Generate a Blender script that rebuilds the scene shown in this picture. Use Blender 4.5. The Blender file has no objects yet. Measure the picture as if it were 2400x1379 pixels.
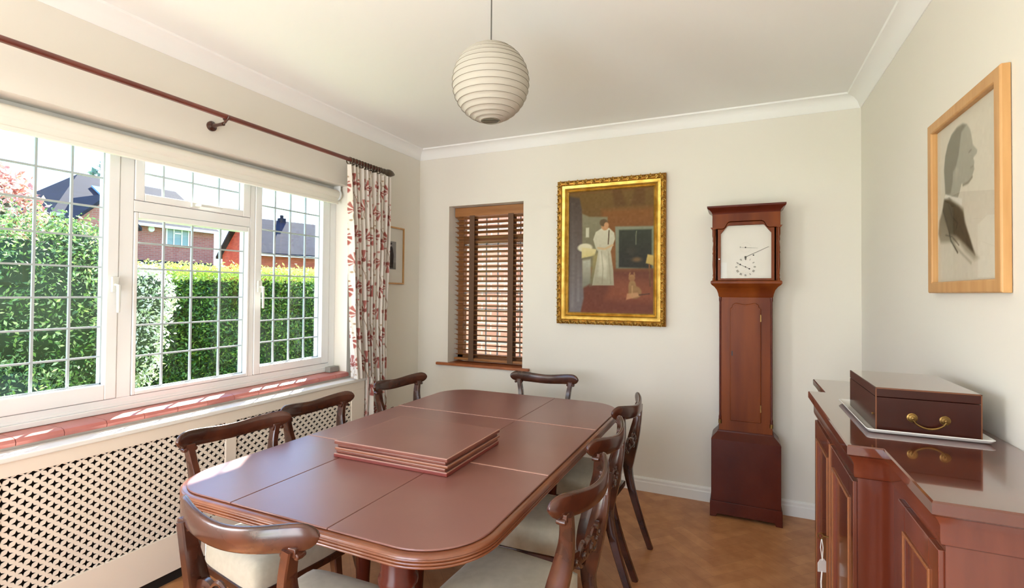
import bpy, math, random
import numpy as np
from mathutils import Vector, Matrix
random.seed(7); RNG = np.random.default_rng(7)
S = bpy.context.scene; C = S.collection
pi = math.pi

# ------------------------------------------------------------------ camera
H = 1.40
yaw, pit, rol, FPX, CYP = .425807, .015934, -.0085512, 1167.5, 666.4
Fv = Vector((-math.sin(yaw)*math.cos(pit), math.cos(yaw)*math.cos(pit), math.sin(pit)))
rt = Fv.cross(Vector((0, 0, 1))).normalized(); dn = Fv.cross(rt)
Rv = rt*math.cos(rol)+dn*math.sin(rol); Dv = -rt*math.sin(rol)+dn*math.cos(rol)
cam = bpy.data.cameras.new('camera'); co = bpy.data.objects.new('camera', cam); C.objects.link(co)
M3 = Matrix((Rv, -Dv, -Fv)).transposed()
co.matrix_world = Matrix.Translation((0, 0, H)) @ M3.to_4x4()
cam.sensor_width = 36; cam.lens = FPX/2400*36; cam.shift_y = (CYP-689.5)/2400
cam.clip_start = .05; cam.clip_end = 500
S.camera = co

# ------------------------------------------------------------------ world, sun, fill, exposure
W = bpy.data.worlds.new('world'); S.world = W; W.use_nodes = True
nt = W.node_tree; nt.nodes.clear()
tcw = nt.nodes.new('ShaderNodeTexCoord'); sxw = nt.nodes.new('ShaderNodeSeparateXYZ'); rw = nt.nodes.new('ShaderNodeValToRGB')
nt.links.new(tcw.outputs['Generated'], sxw.inputs[0]); nt.links.new(sxw.outputs['Z'], rw.inputs[0])
e0, e1 = rw.color_ramp.elements; e0.position = 0.0; e0.color = (.80, .92, 1, 1); e1.position = .85; e1.color = (.22, .42, .95, 1)
e2 = rw.color_ramp.elements.new(.22); e2.color = (.34, .59, 1.0, 1)
bg = nt.nodes.new('ShaderNodeBackground'); bg.inputs[1].default_value = 4.0
out = nt.nodes.new('ShaderNodeOutputWorld')
nt.links.new(rw.outputs[0], bg.inputs[0]); nt.links.new(bg.outputs[0], out.inputs[0])
SUN = Vector((1, -1.3, -1.28)).normalized()
sl = bpy.data.lights.new('sun', 'SUN'); sl.energy = 30; sl.angle = math.radians(.8); sl.color = (1, .95, .86)
so = bpy.data.objects.new('sun', sl); C.objects.link(so); so.rotation_euler = SUN.to_track_quat('-Z', 'Y').to_euler()
so.location = (-8, 10, 12)
# added fill lamp outside a made-up door opening behind the camera
al = bpy.data.lights.new('rear_fill_lamp', 'AREA'); al.shape = 'RECTANGLE'; al.size = 1.7; al.size_y = 1.6; al.energy = 46; al.color = (.96, .98, 1)
ao = bpy.data.objects.new('rear_fill_lamp', al); C.objects.link(ao); ao.location = (-1.05, -1.98, 1.0); ao.rotation_euler = (pi/2+.55, 0, 0)
# second added fill lamp, outside a made-up left wall opening behind the camera
a2 = bpy.data.lights.new('side_fill_lamp', 'AREA'); a2.shape = 'RECTANGLE'; a2.size = 1.25; a2.size_y = 1.1; a2.energy = 75; a2.color = (.96, .98, 1)
b2 = bpy.data.objects.new('side_fill_lamp', a2); C.objects.link(b2); b2.location = (-2.85, -.80, 1.45); b2.rotation_euler = (0, -pi/2, 0)
VS = S.view_settings; VS.view_transform = 'Standard'; VS.look = 'None'; VS.gamma = 1; VS.use_curve_mapping = False; VS.exposure = 0.38

# ------------------------------------------------------------------ helpers
def lin(c):
    return tuple(((x/255)/12.92 if x/255 <= .04045 else ((x/255+.055)/1.055)**2.4) for x in c)
def mat(name, col, rough=.5, metal=0, spec=.5, col2=None, scale=(8, 8, 8), detail=3, bump=0, bscale=None, coat=0, coat_r=.1, attr=None, sub=0, trans=0, ramp=(.35, .65), ntype='noise', sheen=0):
    m = bpy.data.materials.new(name); m.use_nodes = True; n = m.node_tree.nodes; l = m.node_tree.links
    p = n['Principled BSDF']; p.inputs['Roughness'].default_value = rough; p.inputs['Metallic'].default_value = metal
    p.inputs['Specular IOR Level'].default_value = spec; p.inputs['Base Color'].default_value = (*lin(col), 1)
    p.inputs['Coat Weight'].default_value = coat; p.inputs['Coat Roughness'].default_value = coat_r
    p.inputs['Sheen Weight'].default_value = sheen
    tc = n.new('ShaderNodeTexCoord')
    mp = n.new('ShaderNodeMapping'); mp.inputs['Scale'].default_value = scale; l.new(tc.outputs['Object'], mp.inputs[0])
    nz = n.new('ShaderNodeTexNoise'); nz.inputs['Scale'].default_value = 1; nz.inputs['Detail'].default_value = detail; l.new(mp.outputs[0], nz.inputs['Vector'])
    if col2:
        r = n.new('ShaderNodeValToRGB'); r.color_ramp.elements[0].position = ramp[0]; r.color_ramp.elements[1].position = ramp[1]
        r.color_ramp.elements[0].color = (*lin(col), 1); r.color_ramp.elements[1].color = (*lin(col2), 1)
        l.new(nz.outputs['Fac'], r.inputs[0]); l.new(r.outputs[0], p.inputs['Base Color'])
    if attr:
        a = n.new('ShaderNodeAttribute'); a.attribute_name = 'Col'; src = a.outputs['Color']
        if col2:
            mx = n.new('ShaderNodeMix'); mx.data_type = 'RGBA'; mx.blend_type = 'MULTIPLY'; mx.inputs[0].default_value = 1
            l.new(a.outputs['Color'], mx.inputs[6]); l.new(r.outputs[0], mx.inputs[7]); src = mx.outputs[2]
        l.new(src, p.inputs['Base Color'])
    if bump:
        b = n.new('ShaderNodeBump'); b.inputs['Strength'].default_value = bump; b.inputs['Distance'].default_value = .002
        if bscale:
            m2 = n.new('ShaderNodeMapping'); m2.inputs['Scale'].default_value = bscale; l.new(tc.outputs['Object'], m2.inputs[0])
            n2 = n.new('ShaderNodeTexNoise'); n2.inputs['Scale'].default_value = 1; n2.inputs['Detail'].default_value = 4; l.new(m2.outputs[0], n2.inputs['Vector']); l.new(n2.outputs['Fac'], b.inputs['Height'])
        else: l.new(nz.outputs['Fac'], b.inputs['Height'])
        l.new(b.outputs[0], p.inputs['Normal'])
    if trans:   # thin translucent sheet (cloth, paper, leaf)
        t = n.new('ShaderNodeBsdfTranslucent'); ms = n.new('ShaderNodeMixShader'); ms.inputs[0].default_value = trans
        t.inputs[0].default_value = (*lin(col), 1)
        if attr: l.new(src, t.inputs[0])
        elif col2: l.new(r.outputs[0], t.inputs[0])
        l.new(p.outputs[0], ms.inputs[1]); l.new(t.outputs[0], ms.inputs[2]); l.new(ms.outputs[0], n['Material Output'].inputs[0])
    return m
def glassmat(name, tint=(1, 1, 1), r=.0, refl=1.0):
    m = bpy.data.materials.new(name); m.use_nodes = True; n = m.node_tree.nodes; l = m.node_tree.links; n.remove(n['Principled BSDF'])
    t = n.new('ShaderNodeBsdfTransparent'); t.inputs[0].default_value = (*tint, 1)
    g = n.new('ShaderNodeBsdfGlossy'); g.inputs['Roughness'].default_value = r
    ge = n.new('ShaderNodeNewGeometry'); dt = n.new('ShaderNodeVectorMath'); dt.operation = 'DOT_PRODUCT'; l.new(ge.outputs['Incoming'], dt.inputs[0]); l.new(ge.outputs['Normal'], dt.inputs[1])
    def ma(op, a, b=None):
        k = n.new('ShaderNodeMath'); k.operation = op
        for i, v in enumerate((a, b)):
            if v is None: continue
            if isinstance(v, (int, float)): k.inputs[i].default_value = v
            else: l.new(v, k.inputs[i])
        return k.outputs[0]
    fr_ = ma('ADD', ma('MULTIPLY', ma('POWER', ma('SUBTRACT', 1.0, ma('ABSOLUTE', dt.outputs['Value'])), 5.0), .96*refl), .04*refl)
    x = n.new('ShaderNodeMixShader'); l.new(fr_, x.inputs[0]); l.new(t.outputs[0], x.inputs[1]); l.new(g.outputs[0], x.inputs[2]); l.new(x.outputs[0], n['Material Output'].inputs[0])
    return m
def brickmat(name, c1, c2, mortar, sc=1.0, bw=.225, rh=.075, rot=(pi/2, 0, 0)):
    m = bpy.data.materials.new(name); m.use_nodes = True; n = m.node_tree.nodes; l = m.node_tree.links; p = n['Principled BSDF']; p.inputs['Roughness'].default_value = .9
    tc = n.new('ShaderNodeTexCoord'); sp = n.new('ShaderNodeSeparateXYZ'); l.new(tc.outputs['Object'], sp.inputs[0]); ad = n.new('ShaderNodeMath'); l.new(sp.outputs[0], ad.inputs[0]); l.new(sp.outputs[1], ad.inputs[1]); mp = n.new('ShaderNodeCombineXYZ'); l.new(ad.outputs[0], mp.inputs[0]); l.new(sp.outputs[2], mp.inputs[1])
    b = n.new('ShaderNodeTexBrick'); b.inputs['Scale'].default_value = 1; b.inputs['Brick Width'].default_value = bw*sc; b.inputs['Row Height'].default_value = rh*sc; b.inputs['Mortar Size'].default_value = .008*sc
    b.inputs[1].default_value = (*lin(c1), 1); b.inputs[2].default_value = (*lin(c2), 1); b.inputs[3].default_value = (*lin(mortar), 1)
    l.new(mp.outputs[0], b.inputs[0]); l.new(b.outputs[0], p.inputs[0]); return m

class MB:
    def __init__(s): s.v = []; s.f = []; s.mi = []; s.cur = 0
    def add(s, vs, fs):
        o = len(s.v); s.v += [tuple(v) for v in vs]; s.f += [tuple(i+o for i in f) for f in fs]; s.mi += [s.cur]*len(fs); return s
    def box(s, x0, x1, y0, y1, z0, z1):
        return s.add([(x, y, z) for z in (z0, z1) for y in (y0, y1) for x in (x0, x1)], [(0, 2, 3, 1), (4, 5, 7, 6), (0, 1, 5, 4), (2, 6, 7, 3), (0, 4, 6, 2), (1, 3, 7, 5)])
    def prism(s, poly, a0, a1, axis=2):
        # poly 2D; extruded along axis. axis 2: (x,y)->z ; axis 1: (x,z)->y ; axis 0: (y,z)->x
        n = len(poly); vs = []
        for a in (a0, a1):
            for p, q in poly:
                vs.append((p, q, a) if axis == 2 else ((p, a, q) if axis == 1 else (a, p, q)))
        fs = [tuple(range(n))[::-1], tuple(range(n, 2*n))]+[(i, (i+1) % n, n+(i+1) % n, n+i) for i in range(n)]
        return s.add(vs, fs)
    def lathe(s, prof, cx=0, cy=0, cz=0, seg=20, axis=2):
        vs = []; n = len(prof)
        for r, z in prof:
            for k in range(seg):
                a = 2*pi*k/seg; p = (r*math.cos(a), r*math.sin(a), z)
                if axis == 1: p = (p[0], p[2], p[1])
                if axis == 0: p = (p[2], p[0], p[1])
                vs.append((cx+p[0], cy+p[1], cz+p[2]))
        fs = [(i*seg+k, i*seg+(k+1) % seg, (i+1)*seg+(k+1) % seg, (i+1)*seg+k) for i in range(n-1) for k in range(seg)]
        fs += [tuple(range(seg))[::-1], tuple((n-1)*seg+k for k in range(seg))]
        return s.add(vs, fs)
    def sweep(s, path, sect, up=(0, 0, 1), closed=False, scales=None):
        # path points; sect 2D (a along side, b along up); closed = section ring closed always
        P = [Vector(p) for p in path]; n = len(P); m = len(sect); vs = []; up = Vector(up)
        for i in range(n):
            a = P[i-1] if (i > 0 or closed) else P[i]; b = P[(i+1) % n] if (i < n-1 or closed) else P[i]
            t = (b-a).normalized(); sd = t.cross(up).normalized(); u = sd.cross(t).normalized()
            sc = scales[i] if scales else (1, 1)
            if not isinstance(sc, tuple): sc = (sc, sc)
            k = 1.0
            if 0 < i < n-1 or closed:
                t1 = (P[i]-a).normalized(); c = max(.3, abs(t.dot(t1))); k = 1/c
            for x, y in sect: vs.append(P[i]+sd*x*sc[0]*k+u*y*sc[1])
        fs = []
        for i in range(n if closed else n-1):
            j = (i+1) % n
            for k2 in range(m): fs.append((i*m+k2, i*m+(k2+1) % m, j*m+(k2+1) % m, j*m+k2))
        if not closed: fs += [tuple(range(m))[::-1], tuple((n-1)*m+k2 for k2 in range(m))]
        return s.add(vs, fs)
    def tube(s, path, r, seg=8, closed=False):
        rs = r if isinstance(r, (list, tuple)) else [r]*len(path)
        P = [Vector(p) for p in path]; n = len(P); vs = []; last = None
        for i in range(n):
            a = P[i-1] if (i > 0 or closed) else P[i]; b = P[(i+1) % n] if (i < n-1 or closed) else P[i]
            t = (b-a).normalized()
            if last is None: last = t.orthogonal().normalized()
            nn = (last-t*last.dot(t)).normalized(); last = nn; bb = t.cross(nn)
            for k in range(seg):
                an = 2*pi*k/seg; vs.append(P[i]+(nn*math.cos(an)+bb*math.sin(an))*rs[i])
        fs = []
        for i in range(n if closed else n-1):
            j = (i+1) % n
            for k in range(seg): fs.append((i*seg+k, i*seg+(k+1) % seg, j*seg+(k+1) % seg, j*seg+k))
        if not closed: fs += [tuple(range(seg))[::-1], tuple((n-1)*seg+k for k in range(seg))]
        return s.add(vs, fs)
    def build(s, name, m, parent=None, smooth=None, bevel=0, kind=None, subsurf=0, bseg=2):
        me = bpy.data.meshes.new(name); me.from_pydata(s.v, [], s.f)
        for x in (m if isinstance(m, (list, tuple)) else [m]): me.materials.append(x)
        if any(s.mi): me.polygons.foreach_set('material_index', s.mi)
        import bmesh
        b = bmesh.new(); b.from_mesh(me); bmesh.ops.recalc_face_normals(b, faces=b.faces); b.to_mesh(me); b.free()
        o = bpy.data.objects.new(name, me); C.objects.link(o)
        if parent: o.parent = parent
        if bevel:
            k = o.modifiers.new('b', 'BEVEL'); k.width = bevel; k.segments = bseg; k.limit_method = 'ANGLE'; k.angle_limit = math.radians(40)
        if subsurf:
            k = o.modifiers.new('s', 'SUBSURF'); k.levels = k.render_levels = subsurf
        if smooth:
            for p in me.polygons: p.use_smooth = True
            try: me.set_sharp_from_angle(angle=math.radians(smooth if smooth > 1 else 40))
            except Exception: pass
        if kind: o['kind'] = kind
        return o
def B(name, m, x0, x1, y0, y1, z0, z1, parent=None, bevel=0, kind=None):
    return MB().box(x0, x1, y0, y1, z0, z1).build(name, m, parent, bevel=bevel, kind=kind)
def tag(o, label, cat, group=None):
    o['label'] = label; o['category'] = cat
    if group: o['group'] = group
    return o
def empty(name, label, cat, loc=(0, 0, 0), rz=0, group=None):
    o = bpy.data.objects.new(name, None); C.objects.link(o); o.location = loc; o.rotation_euler = (0, 0, rz)
    o.empty_display_size = .1
    return tag(o, label, cat, group)
def copy_tree(o, parent=None):
    c = o.copy(); C.objects.link(c); c.parent = parent
    for ch in list(o.children): copy_tree(ch, c)
    return c
def rrect(x0, x1, y0, y1, r, n=8):
    p = []
    for cx, cy, a0 in ((x1-r, y1-r, 0), (x0+r, y1-r, 90), (x0+r, y0+r, 180), (x1-r, y0+r, 270)):
        for k in range(n+1):
            a = math.radians(a0+90*k/n); p.append((cx+r*math.cos(a), cy+r*math.sin(a)))
    return p
def circ(r, n=12, cx=0, cy=0): return [(cx+r*math.cos(2*pi*k/n), cy+r*math.sin(2*pi*k/n)) for k in range(n)]
def smooth_path(pts, n=6):
    # Catmull-Rom through tuples of any length
    P = [np.array(p, float) for p in pts]; o = []
    for i in range(len(P)-1):
        a = P[i-1] if i else 2*P[0]-P[1]; b = P[i]; c = P[i+1]; d = P[i+2] if i+2 < len(P) else 2*P[-1]-P[-2]
        for k in range(n):
            t = k/n; o.append(.5*((2*b)+(-a+c)*t+(2*a-5*b+4*c-d)*t*t+(-a+3*b-3*c+d)*t**3))
    o.append(P[-1]); return o

# ------------------------------------------------------------------ materials
m_wall = mat('cream_wall_paint', (231, 225, 213), .75, bump=.15, scale=(60, 60, 60), spec=.3)
m_ceil = mat('white_ceiling_paint', (246, 245, 241), .85, spec=.2)
m_trim = mat('white_gloss_trim', (238, 235, 228), .35)
m_upvc = mat('white_window_frame', (240, 240, 238), .3)
m_cover = mat('cream_cover_paint', (238, 226, 210), .55)
m_dark = mat('cavity_shade', (34, 24, 16), .9)  # dark colour stands for shade inside and below the radiator cover
m_tile = mat('red_quarry_tile', (176, 102, 94), .35, col2=(192, 120, 110), scale=(6, 6, 6))
m_oaksill = mat('red_tile_brown', (150, 84, 48), .35, col2=(170, 100, 60), scale=(9, 9, 9))
m_mahog = mat('mahogany', (98, 40, 12), .38, col2=(126, 60, 18), scale=(9, 9, 1.2), detail=6, coat=0, spec=.22, coat_r=.12)
m_boxw = mat('box_mahogany', (46, 17, 12), .2, col2=(58, 23, 16), scale=(4, 4, 3), detail=5, spec=.3)
m_mahogd = mat('dark_mahogany', (76, 26, 15), .27, col2=(94, 36, 20), scale=(4, 4, 3), detail=5, coat=0, spec=.3, coat_r=.1)
m_chair = mat('chair_mahogany', (50, 24, 15), .26, col2=(84, 42, 25), scale=(9, 9, 9), detail=5, coat=.4, coat_r=.12)
m_side = mat('sideboard_mahogany', (84, 34, 20), .2, col2=(116, 54, 32), scale=(7, 5, 1.0), detail=6, coat=.5, coat_r=.08)
m_sidetop = mat('sideboard_polished_top', (84, 36, 22), .12, col2=(104, 50, 30), scale=(2, 14, 2), detail=6, coat=1, coat_r=.03)
m_tabw = mat('table_edge_wood', (112, 60, 36), .3, col2=(134, 78, 48), scale=(10, 3, 10), detail=5, coat=.4, coat_r=.1)
m_pad = mat('brown_leather_pad', (128, 83, 74), .31, col2=(133, 88, 78), scale=(5, 5, 5), spec=.75, bump=.05, bscale=(400, 400, 400))
m_padedge = mat('brown_pad_edge', (112, 56, 44), .45, col2=(130, 74, 58), scale=(12, 12, 60))
m_pink = mat('pale_pad_bevel', (176, 130, 112), .4)
m_seat = mat('beige_seat_cloth', (188, 178, 156), .9, col2=(196, 186, 164), scale=(40, 40, 40), bump=.2, bscale=(600, 600, 600), sheen=.3, spec=.2)
m_gold = mat('gilt', (176, 138, 62), .34, metal=.85, col2=(204, 168, 88), scale=(20, 20, 20), bump=.3, bscale=(160, 160, 160))
m_golddk = mat('gilt_recess_shade', (140, 92, 26), .4, metal=.7, col2=(176, 124, 44), scale=(30, 30, 30))  # darker gilt, shade beneath the ornament is put into the colour
m_oak = mat('pale_oak', (190, 140, 84), .45, col2=(204, 156, 100), scale=(30, 30, 3), detail=4)
m_brass = mat('aged_brass', (150, 118, 66), .35, metal=.9, col2=(120, 92, 52), scale=(40, 40, 40))
m_blindwood = mat('blind_wood', (150, 98, 52), .4, col2=(172, 118, 70), scale=(3, 30, 30), detail=4)
m_tape = mat('blind_tape', (104, 76, 56), .85)
m_rod = mat('rod_wood', (98, 46, 36), .3, col2=(120, 62, 50), scale=(20, 3, 20), coat=.4)
m_ring = mat('dark_bronze_wood', (62, 50, 36), .4, col2=(84, 70, 50), scale=(30, 30, 30))
m_paper = mat('rice_paper', (198, 191, 178), .9, trans=.2, spec=.1)
m_wire = mat('lantern_rib', (130, 120, 104), .8)
m_cord = mat('grey_flex', (90, 86, 80), .6)
m_blk = mat('black_paint', (18, 16, 14), .4)
m_white = mat('white_enamel', (234, 232, 226), .25)
m_dial = mat('silvered_dial', (222, 216, 204), .5, col2=(228, 222, 212), scale=(4, 4, 4))
m_ink = mat('black_ink', (52, 48, 42), .6)
m_mount = mat('white_mount_card', (232, 228, 218), .85)
m_col = mat('painted_surface', (255, 255, 255), .7, attr=True, spec=.3)
m_sketch = mat('paper_drawing', (255, 255, 255), .8, attr=True, spec=.2)
m_cloth = mat('printed_curtain_cloth', (255, 255, 255), .9, attr=True, trans=.3, spec=.15)
m_grey = mat('grey_plastic', (150, 146, 138), .5)
m_tag = mat('white_card_tag', (236, 230, 220), .8)
m_blindcloth = mat('cream_roller_blind', (238, 234, 222), .7)
m_lead = mat('grey_lead_strip', (176, 184, 186), .45)
m_glass = glassmat('window_glass', (.97, .985, .975)); m_pglass = glassmat('picture_glass', (.98, .98, .98), .0, .35)
m_handle = mat('white_handle', (222, 222, 214), .3)
m_lawn = mat('lawn_grass', (92, 128, 50), .9, col2=(122, 152, 66), scale=(3, 3, 3))
m_leaf = mat('leaf', (255, 255, 255), .38, attr=True, trans=.35)
m_core = mat('shaded_core', (40, 56, 27), .95)  # dark green stands for the shade among the leaves
m_brick = brickmat('red_brick', (150, 80, 72), (168, 96, 86), (150, 124, 114), 1.3, rot=(pi/2, 0, pi/2))
m_brick2 = brickmat('pink_brick', (184, 128, 108), (200, 146, 124), (206, 184, 168), 1.0)
m_roof = mat('slate_roof', (30, 32, 44), .9, col2=(38, 40, 54), scale=(1, 1, 9), spec=.1)
m_skyl = mat('skylight_glass', (120, 160, 190), .1)
m_hwin = mat('house_window_glass', (120, 140, 140), .1)
m_floor = mat('parquet_oak', (232, 222, 214), .38, attr=True, col2=(255, 255, 255), scale=(12, 12, 12), detail=4, spec=.4)

# ------------------------------------------------------------------ room shell
XL, XR, YB, YF, ZC = -2.543, .684, 3.633, -1.7, 2.625
T = .27
B('ceiling', m_ceil, XL-T, XR+.15, YF-.15, YB+T, ZC, ZC+.15, kind='structure')
def clip_poly(poly, ax, val, keep_less):
    o = []; n = len(poly)
    for i in range(n):
        a, b = poly[i], poly[(i+1) % n]; ia = (a[ax] <= val) == keep_less or a[ax] == val; ib = (b[ax] <= val) == keep_less or b[ax] == val
        if ia: o.append(a)
        if ia != ib and abs(b[ax]-a[ax]) > 1e-9:
            t = (val-a[ax])/(b[ax]-a[ax]); o.append(tuple(a[k]+(b[k]-a[k])*t for k in (0, 1)))
    return o
# floor: herringbone parquet blocks with individual tones
def floor():
    me = MB(); L, w = .28, .07; cols = []
    me.box(XL-.05, XR+.05, YF-.05, YB+.05, -.1, -.012); cols += [(.12, .06, .03)]*6
    tones = [lin(c) for c in ((198, 140, 92), (193, 135, 89), (203, 145, 97), (189, 131, 86), (197, 139, 92))]
    c45, s45 = math.cos(pi/4), math.sin(pi/4); n = int(L/w)
    for i in range(-34, 34):
        for j in range(-20, 20):
            for o in (0, 1):
                # standard herringbone lattice
                bx = i*w+j*L; by = i*w-j*L
                if o == 0: q = (bx, bx+L, by, by+w)
                else: q = (bx+L, bx+L+w, by+w-L, by+w)
                g = .0003
                pts = [(q[0]+g, q[2]+g), (q[1]-g, q[2]+g), (q[1]-g, q[3]-g), (q[0]+g, q[3]-g)]
                P = [(-.9+x*c45-y*s45, 1.0+x*s45+y*c45) for x, y in pts]
                P = clip_poly(clip_poly(P, 0, XR+.04, True), 0, XL-.04, False) if P else P
                P = clip_poly(clip_poly(P, 1, YB+.04, True), 1, YF-.04, False) if len(P) > 2 else P
                if len(P) < 3: continue
                me.add([(x, y, 0) for x, y in P], [tuple(range(len(P)))]); cols.append(random.choice(tones))
    ob = me.build('floor', m_floor, kind='structure'); return ob, cols
fl, fc = floor()
a = fl.data.color_attributes.new('Col', 'FLOAT_COLOR', 'CORNER')
for p in fl.data.polygons:
    for li in p.loop_indices: a.data[li].color = (*fc[p.index], 1)

def wall_with_hole(name, axis, p0, p1, a0, a1, hole, top=ZC, bot=0):
    mb = MB()
    def bx(a, b, z0, z1):
        if b-a < 1e-4 or z1-z0 < 1e-4: return
        if axis == 0: mb.box(p0, p1, a, b, z0, z1)
        else: mb.box(a, b, p0, p1, z0, z1)
    if hole:
        h0, h1, z0, z1 = hole
        bx(a0, h0, bot, top); bx(h1, a1, bot, top); bx(h0, h1, bot, z0); bx(h0, h1, z1, top)
    else: bx(a0, a1, bot, top)
    return mb.build(name, m_wall, kind='structure')
WY0, WY1, WZ0, WZ1 = .68, 2.76, .79, 2.15
TL = .20
mbw = MB()
for y0, y1, z0, z1 in ((YF-.15, -1.35, -.1, ZC), (-1.35, -.25, -.1, .85), (-1.35, -.25, 2.1, ZC), (-.25, WY0, -.1, ZC), (WY0, WY1, -.1, WZ0), (WY0, WY1, WZ1, ZC), (WY1, YB+T, -.1, ZC)):
    mbw.box(XL-TL, XL, y0, y1, z0, z1)
mbw.build('wall_left', m_wall, kind='structure')
w3 = MB(); w3.box(-2.72, -2.66, -1.35, -1.30, .85, 2.1); w3.box(-2.72, -2.66, -.30, -.25, .85, 2.1); w3.box(-2.72, -2.66, -1.35, -.25, .85, .90); w3.box(-2.72, -2.66, -1.35, -.25, 2.05, 2.1); w3.box(-2.72, -2.66, -.83, -.77, .9, 2.05)
w3.build('added_window_3', m_upvc, kind='structure')  # unseen window frame added round the opening for the side fill lamp
SX0, SX1, SZ0, SZ1 = -2.241, -1.553, .80, 2.125
wall_with_hole('wall_back', 1, YB, YB+T, XL, XR, (SX0, SX1, SZ0-.02, SZ1), bot=-.1)
wall_with_hole('wall_right', 0, XR, XR+.15, YF-.15, YB+T, None, bot=-.1)
wall_with_hole('wall_front', 1, YF-.15, YF, XL, XR, (-2.0, -.10, .02, 1.96), bot=-.1)
# unseen door frame added round the opening for the rear fill lamp
dd = MB(); dd.box(-2.0, -1.94, YF-.1, YF-.04, .02, 1.96); dd.box(-.16, -.10, YF-.1, YF-.04, .02, 1.96); dd.box(-2.0, -.10, YF-.1, YF-.04, 1.90, 1.96); dd.box(-1.08, -1.02, YF-.1, YF-.04, .02, 1.96); dd.box(-2.0, -.10, YF-.1, YF-.04, .02, .08)
dd.build('added_door_1', m_upvc, kind='structure')
# cornice
prof = [(0, 0), (.004, .0), (.010, .008), (.022, .036), (.045, .058), (.072, .068), (.080, .070), (.084, .080), (0, .080)]
def cornice(name, pts, side):
    mb = MB(); vs = []
    for (x, y), (nx, ny) in pts:
        for d, z in prof: vs.append((x+nx*d, y+ny*d, ZC-.08+z))
    m = len(prof); fs = [(k, (k+1) % m, m+(k+1) % m, m+k) for k in range(m)]+[tuple(range(m)), tuple(range(m, 2*m))]
    return mb.add(vs, fs).build(name, m_trim if 0 else m_ceil, kind='structure', smooth=30)
cornice('trim_1', [((XL, YF), (1, 1)), ((XL, YB), (1, -1))], 0)
cornice('trim_2', [((XL, YB), (1, -1)), ((XR, YB), (-1, -1))], 0)
cornice('trim_3', [((XR, YB), (-1, -1)), ((XR, YF), (-1, 1))], 0)
cornice('trim_4', [((XR, YF), (-1, 1)), ((XL, YF), (1, 1))], 0)
# skirting
sk = [(0, 0), (.016, 0), (.016, .062), (.012, .07), (.012, .085), (.006, .095), (0, .097)]
MB().prism([(YB-d, z) for d, z in sk], XL, XR, 0).build('baseboard_back', m_trim, kind='structure')
MB().prism([(XR-d, z) for d, z in sk], YF, YB, 1).build('baseboard_right', m_trim, kind='structure')
MB().prism([(XL+d, z) for d, z in sk], 2.86, YB, 1).build('baseboard_left', m_trim, kind='structure')

# ------------------------------------------------------------------ big leaded window
FX0, FX1 = -2.74, -2.66
wz0, wz1 = .825, 2.15
fr = MB()
fr.box(FX0, FX1, WY0, .74, wz0, wz1); fr.box(FX0, FX1, 2.70, WY1, wz0, wz1)
fr.box(FX0, FX1, .74, 2.70, wz1-.032, wz1); fr.box(FX0, FX1, .74, 2.70, wz0, .885)
fr.box(FX0, FX1, 1.372, 1.432, .885, wz1-.032); fr.box(FX0, FX1, 2.062, 2.095, .885, wz1-.032)
fr.box(FX0, FX1, 1.432, 2.062, 1.775, 1.83)
fr.box(FX1, FX1+.012, WY0, WY1, wz0, .848); fr.box(FX1, FX1+.006, WY0, WY1, .848, .860)   # moulded nosing at the frame foot
win = fr.build('window_1', m_upvc, bevel=.004, kind='structure')
def ring(mb, x0, x1, y0, y1, z0, z1, iy0, iy1, iz0, iz1):
    mb.box(x0, x1, y0, iy0, z0, z1); mb.box(x0, x1, iy1, y1, z0, z1); mb.box(x0, x1, iy0, iy1, z0, iz0); mb.box(x0, x1, iy0, iy1, iz1, z1)
def light(frame_name, o, g, ys, zs, sash=True):
    (y0, y1, z0, z1) = o; (a0, a1, b0, b1) = g
    mb = MB()
    if sash:
        ring(mb, FX0+.01, FX1+.004, y0, y1, z0, z1, a0, a1, b0, b1)
    else: ring(mb, FX0+.01, FX1-.006, y0, y1, z0, z1, a0, a1, b0, b1)
    sh = mb.build(frame_name, m_upvc, win, bevel=.004)
    gl = MB().box(-2.699, -2.693, a0-.01, a1+.01, b0-.01, b1+.01).build('glass_pane', m_glass, sh)
    ld = MB()
    for y in ys: ld.box(-2.701, -2.6905, y-.0045, y+.0045, b0, b1)
    for z in zs: ld.box(-2.7015, -2.690, a0, a1, z-.004, z+.004)
    ld.box(-2.6905, -2.687, a0, a0+.006, b0, b1); ld.box(-2.6905, -2.687, a1-.006, a1, b0, b1); ld.box(-2.6905, -2.687, a0, a1, b0, b0+.006)
    ld.build('lead_strips', m_lead, sh); return sh
zsL = [2.07, 1.934, 1.772+.02, 1.638, 1.499, 1.36, 1.222, 1.085]
zsL = [2.055, 1.915, 1.777, 1.638, 1.499, 1.36, 1.222, 1.085]
s1 = light('casement_sash', (.742, 1.37, .887, 2.117), (.822, 1.322, .957, 2.09), [.948, 1.073, 1.199], zsL)
s2 = light('fixed_sash', (1.434, 2.06, .887, 1.773), (1.452, 2.046, .905, 1.745), [1.592, 1.738, 1.899], [1.629, 1.50, 1.356, 1.221, 1.069])
s3 = light('fanlight_sash', (1.434, 2.06, 1.832, 2.117), (1.478, 2.012, 1.868, 2.09), [1.585, 1.735, 1.885], [1.975])
s4 = light('casement_sash', (2.097, 2.698, .887, 2.117), (2.142, 2.632, .935, 2.09), [2.265, 2.385, 2.51], [1.925, 1.777, 1.627, 1.493, 1.349, 1.209, 1.074])
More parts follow.
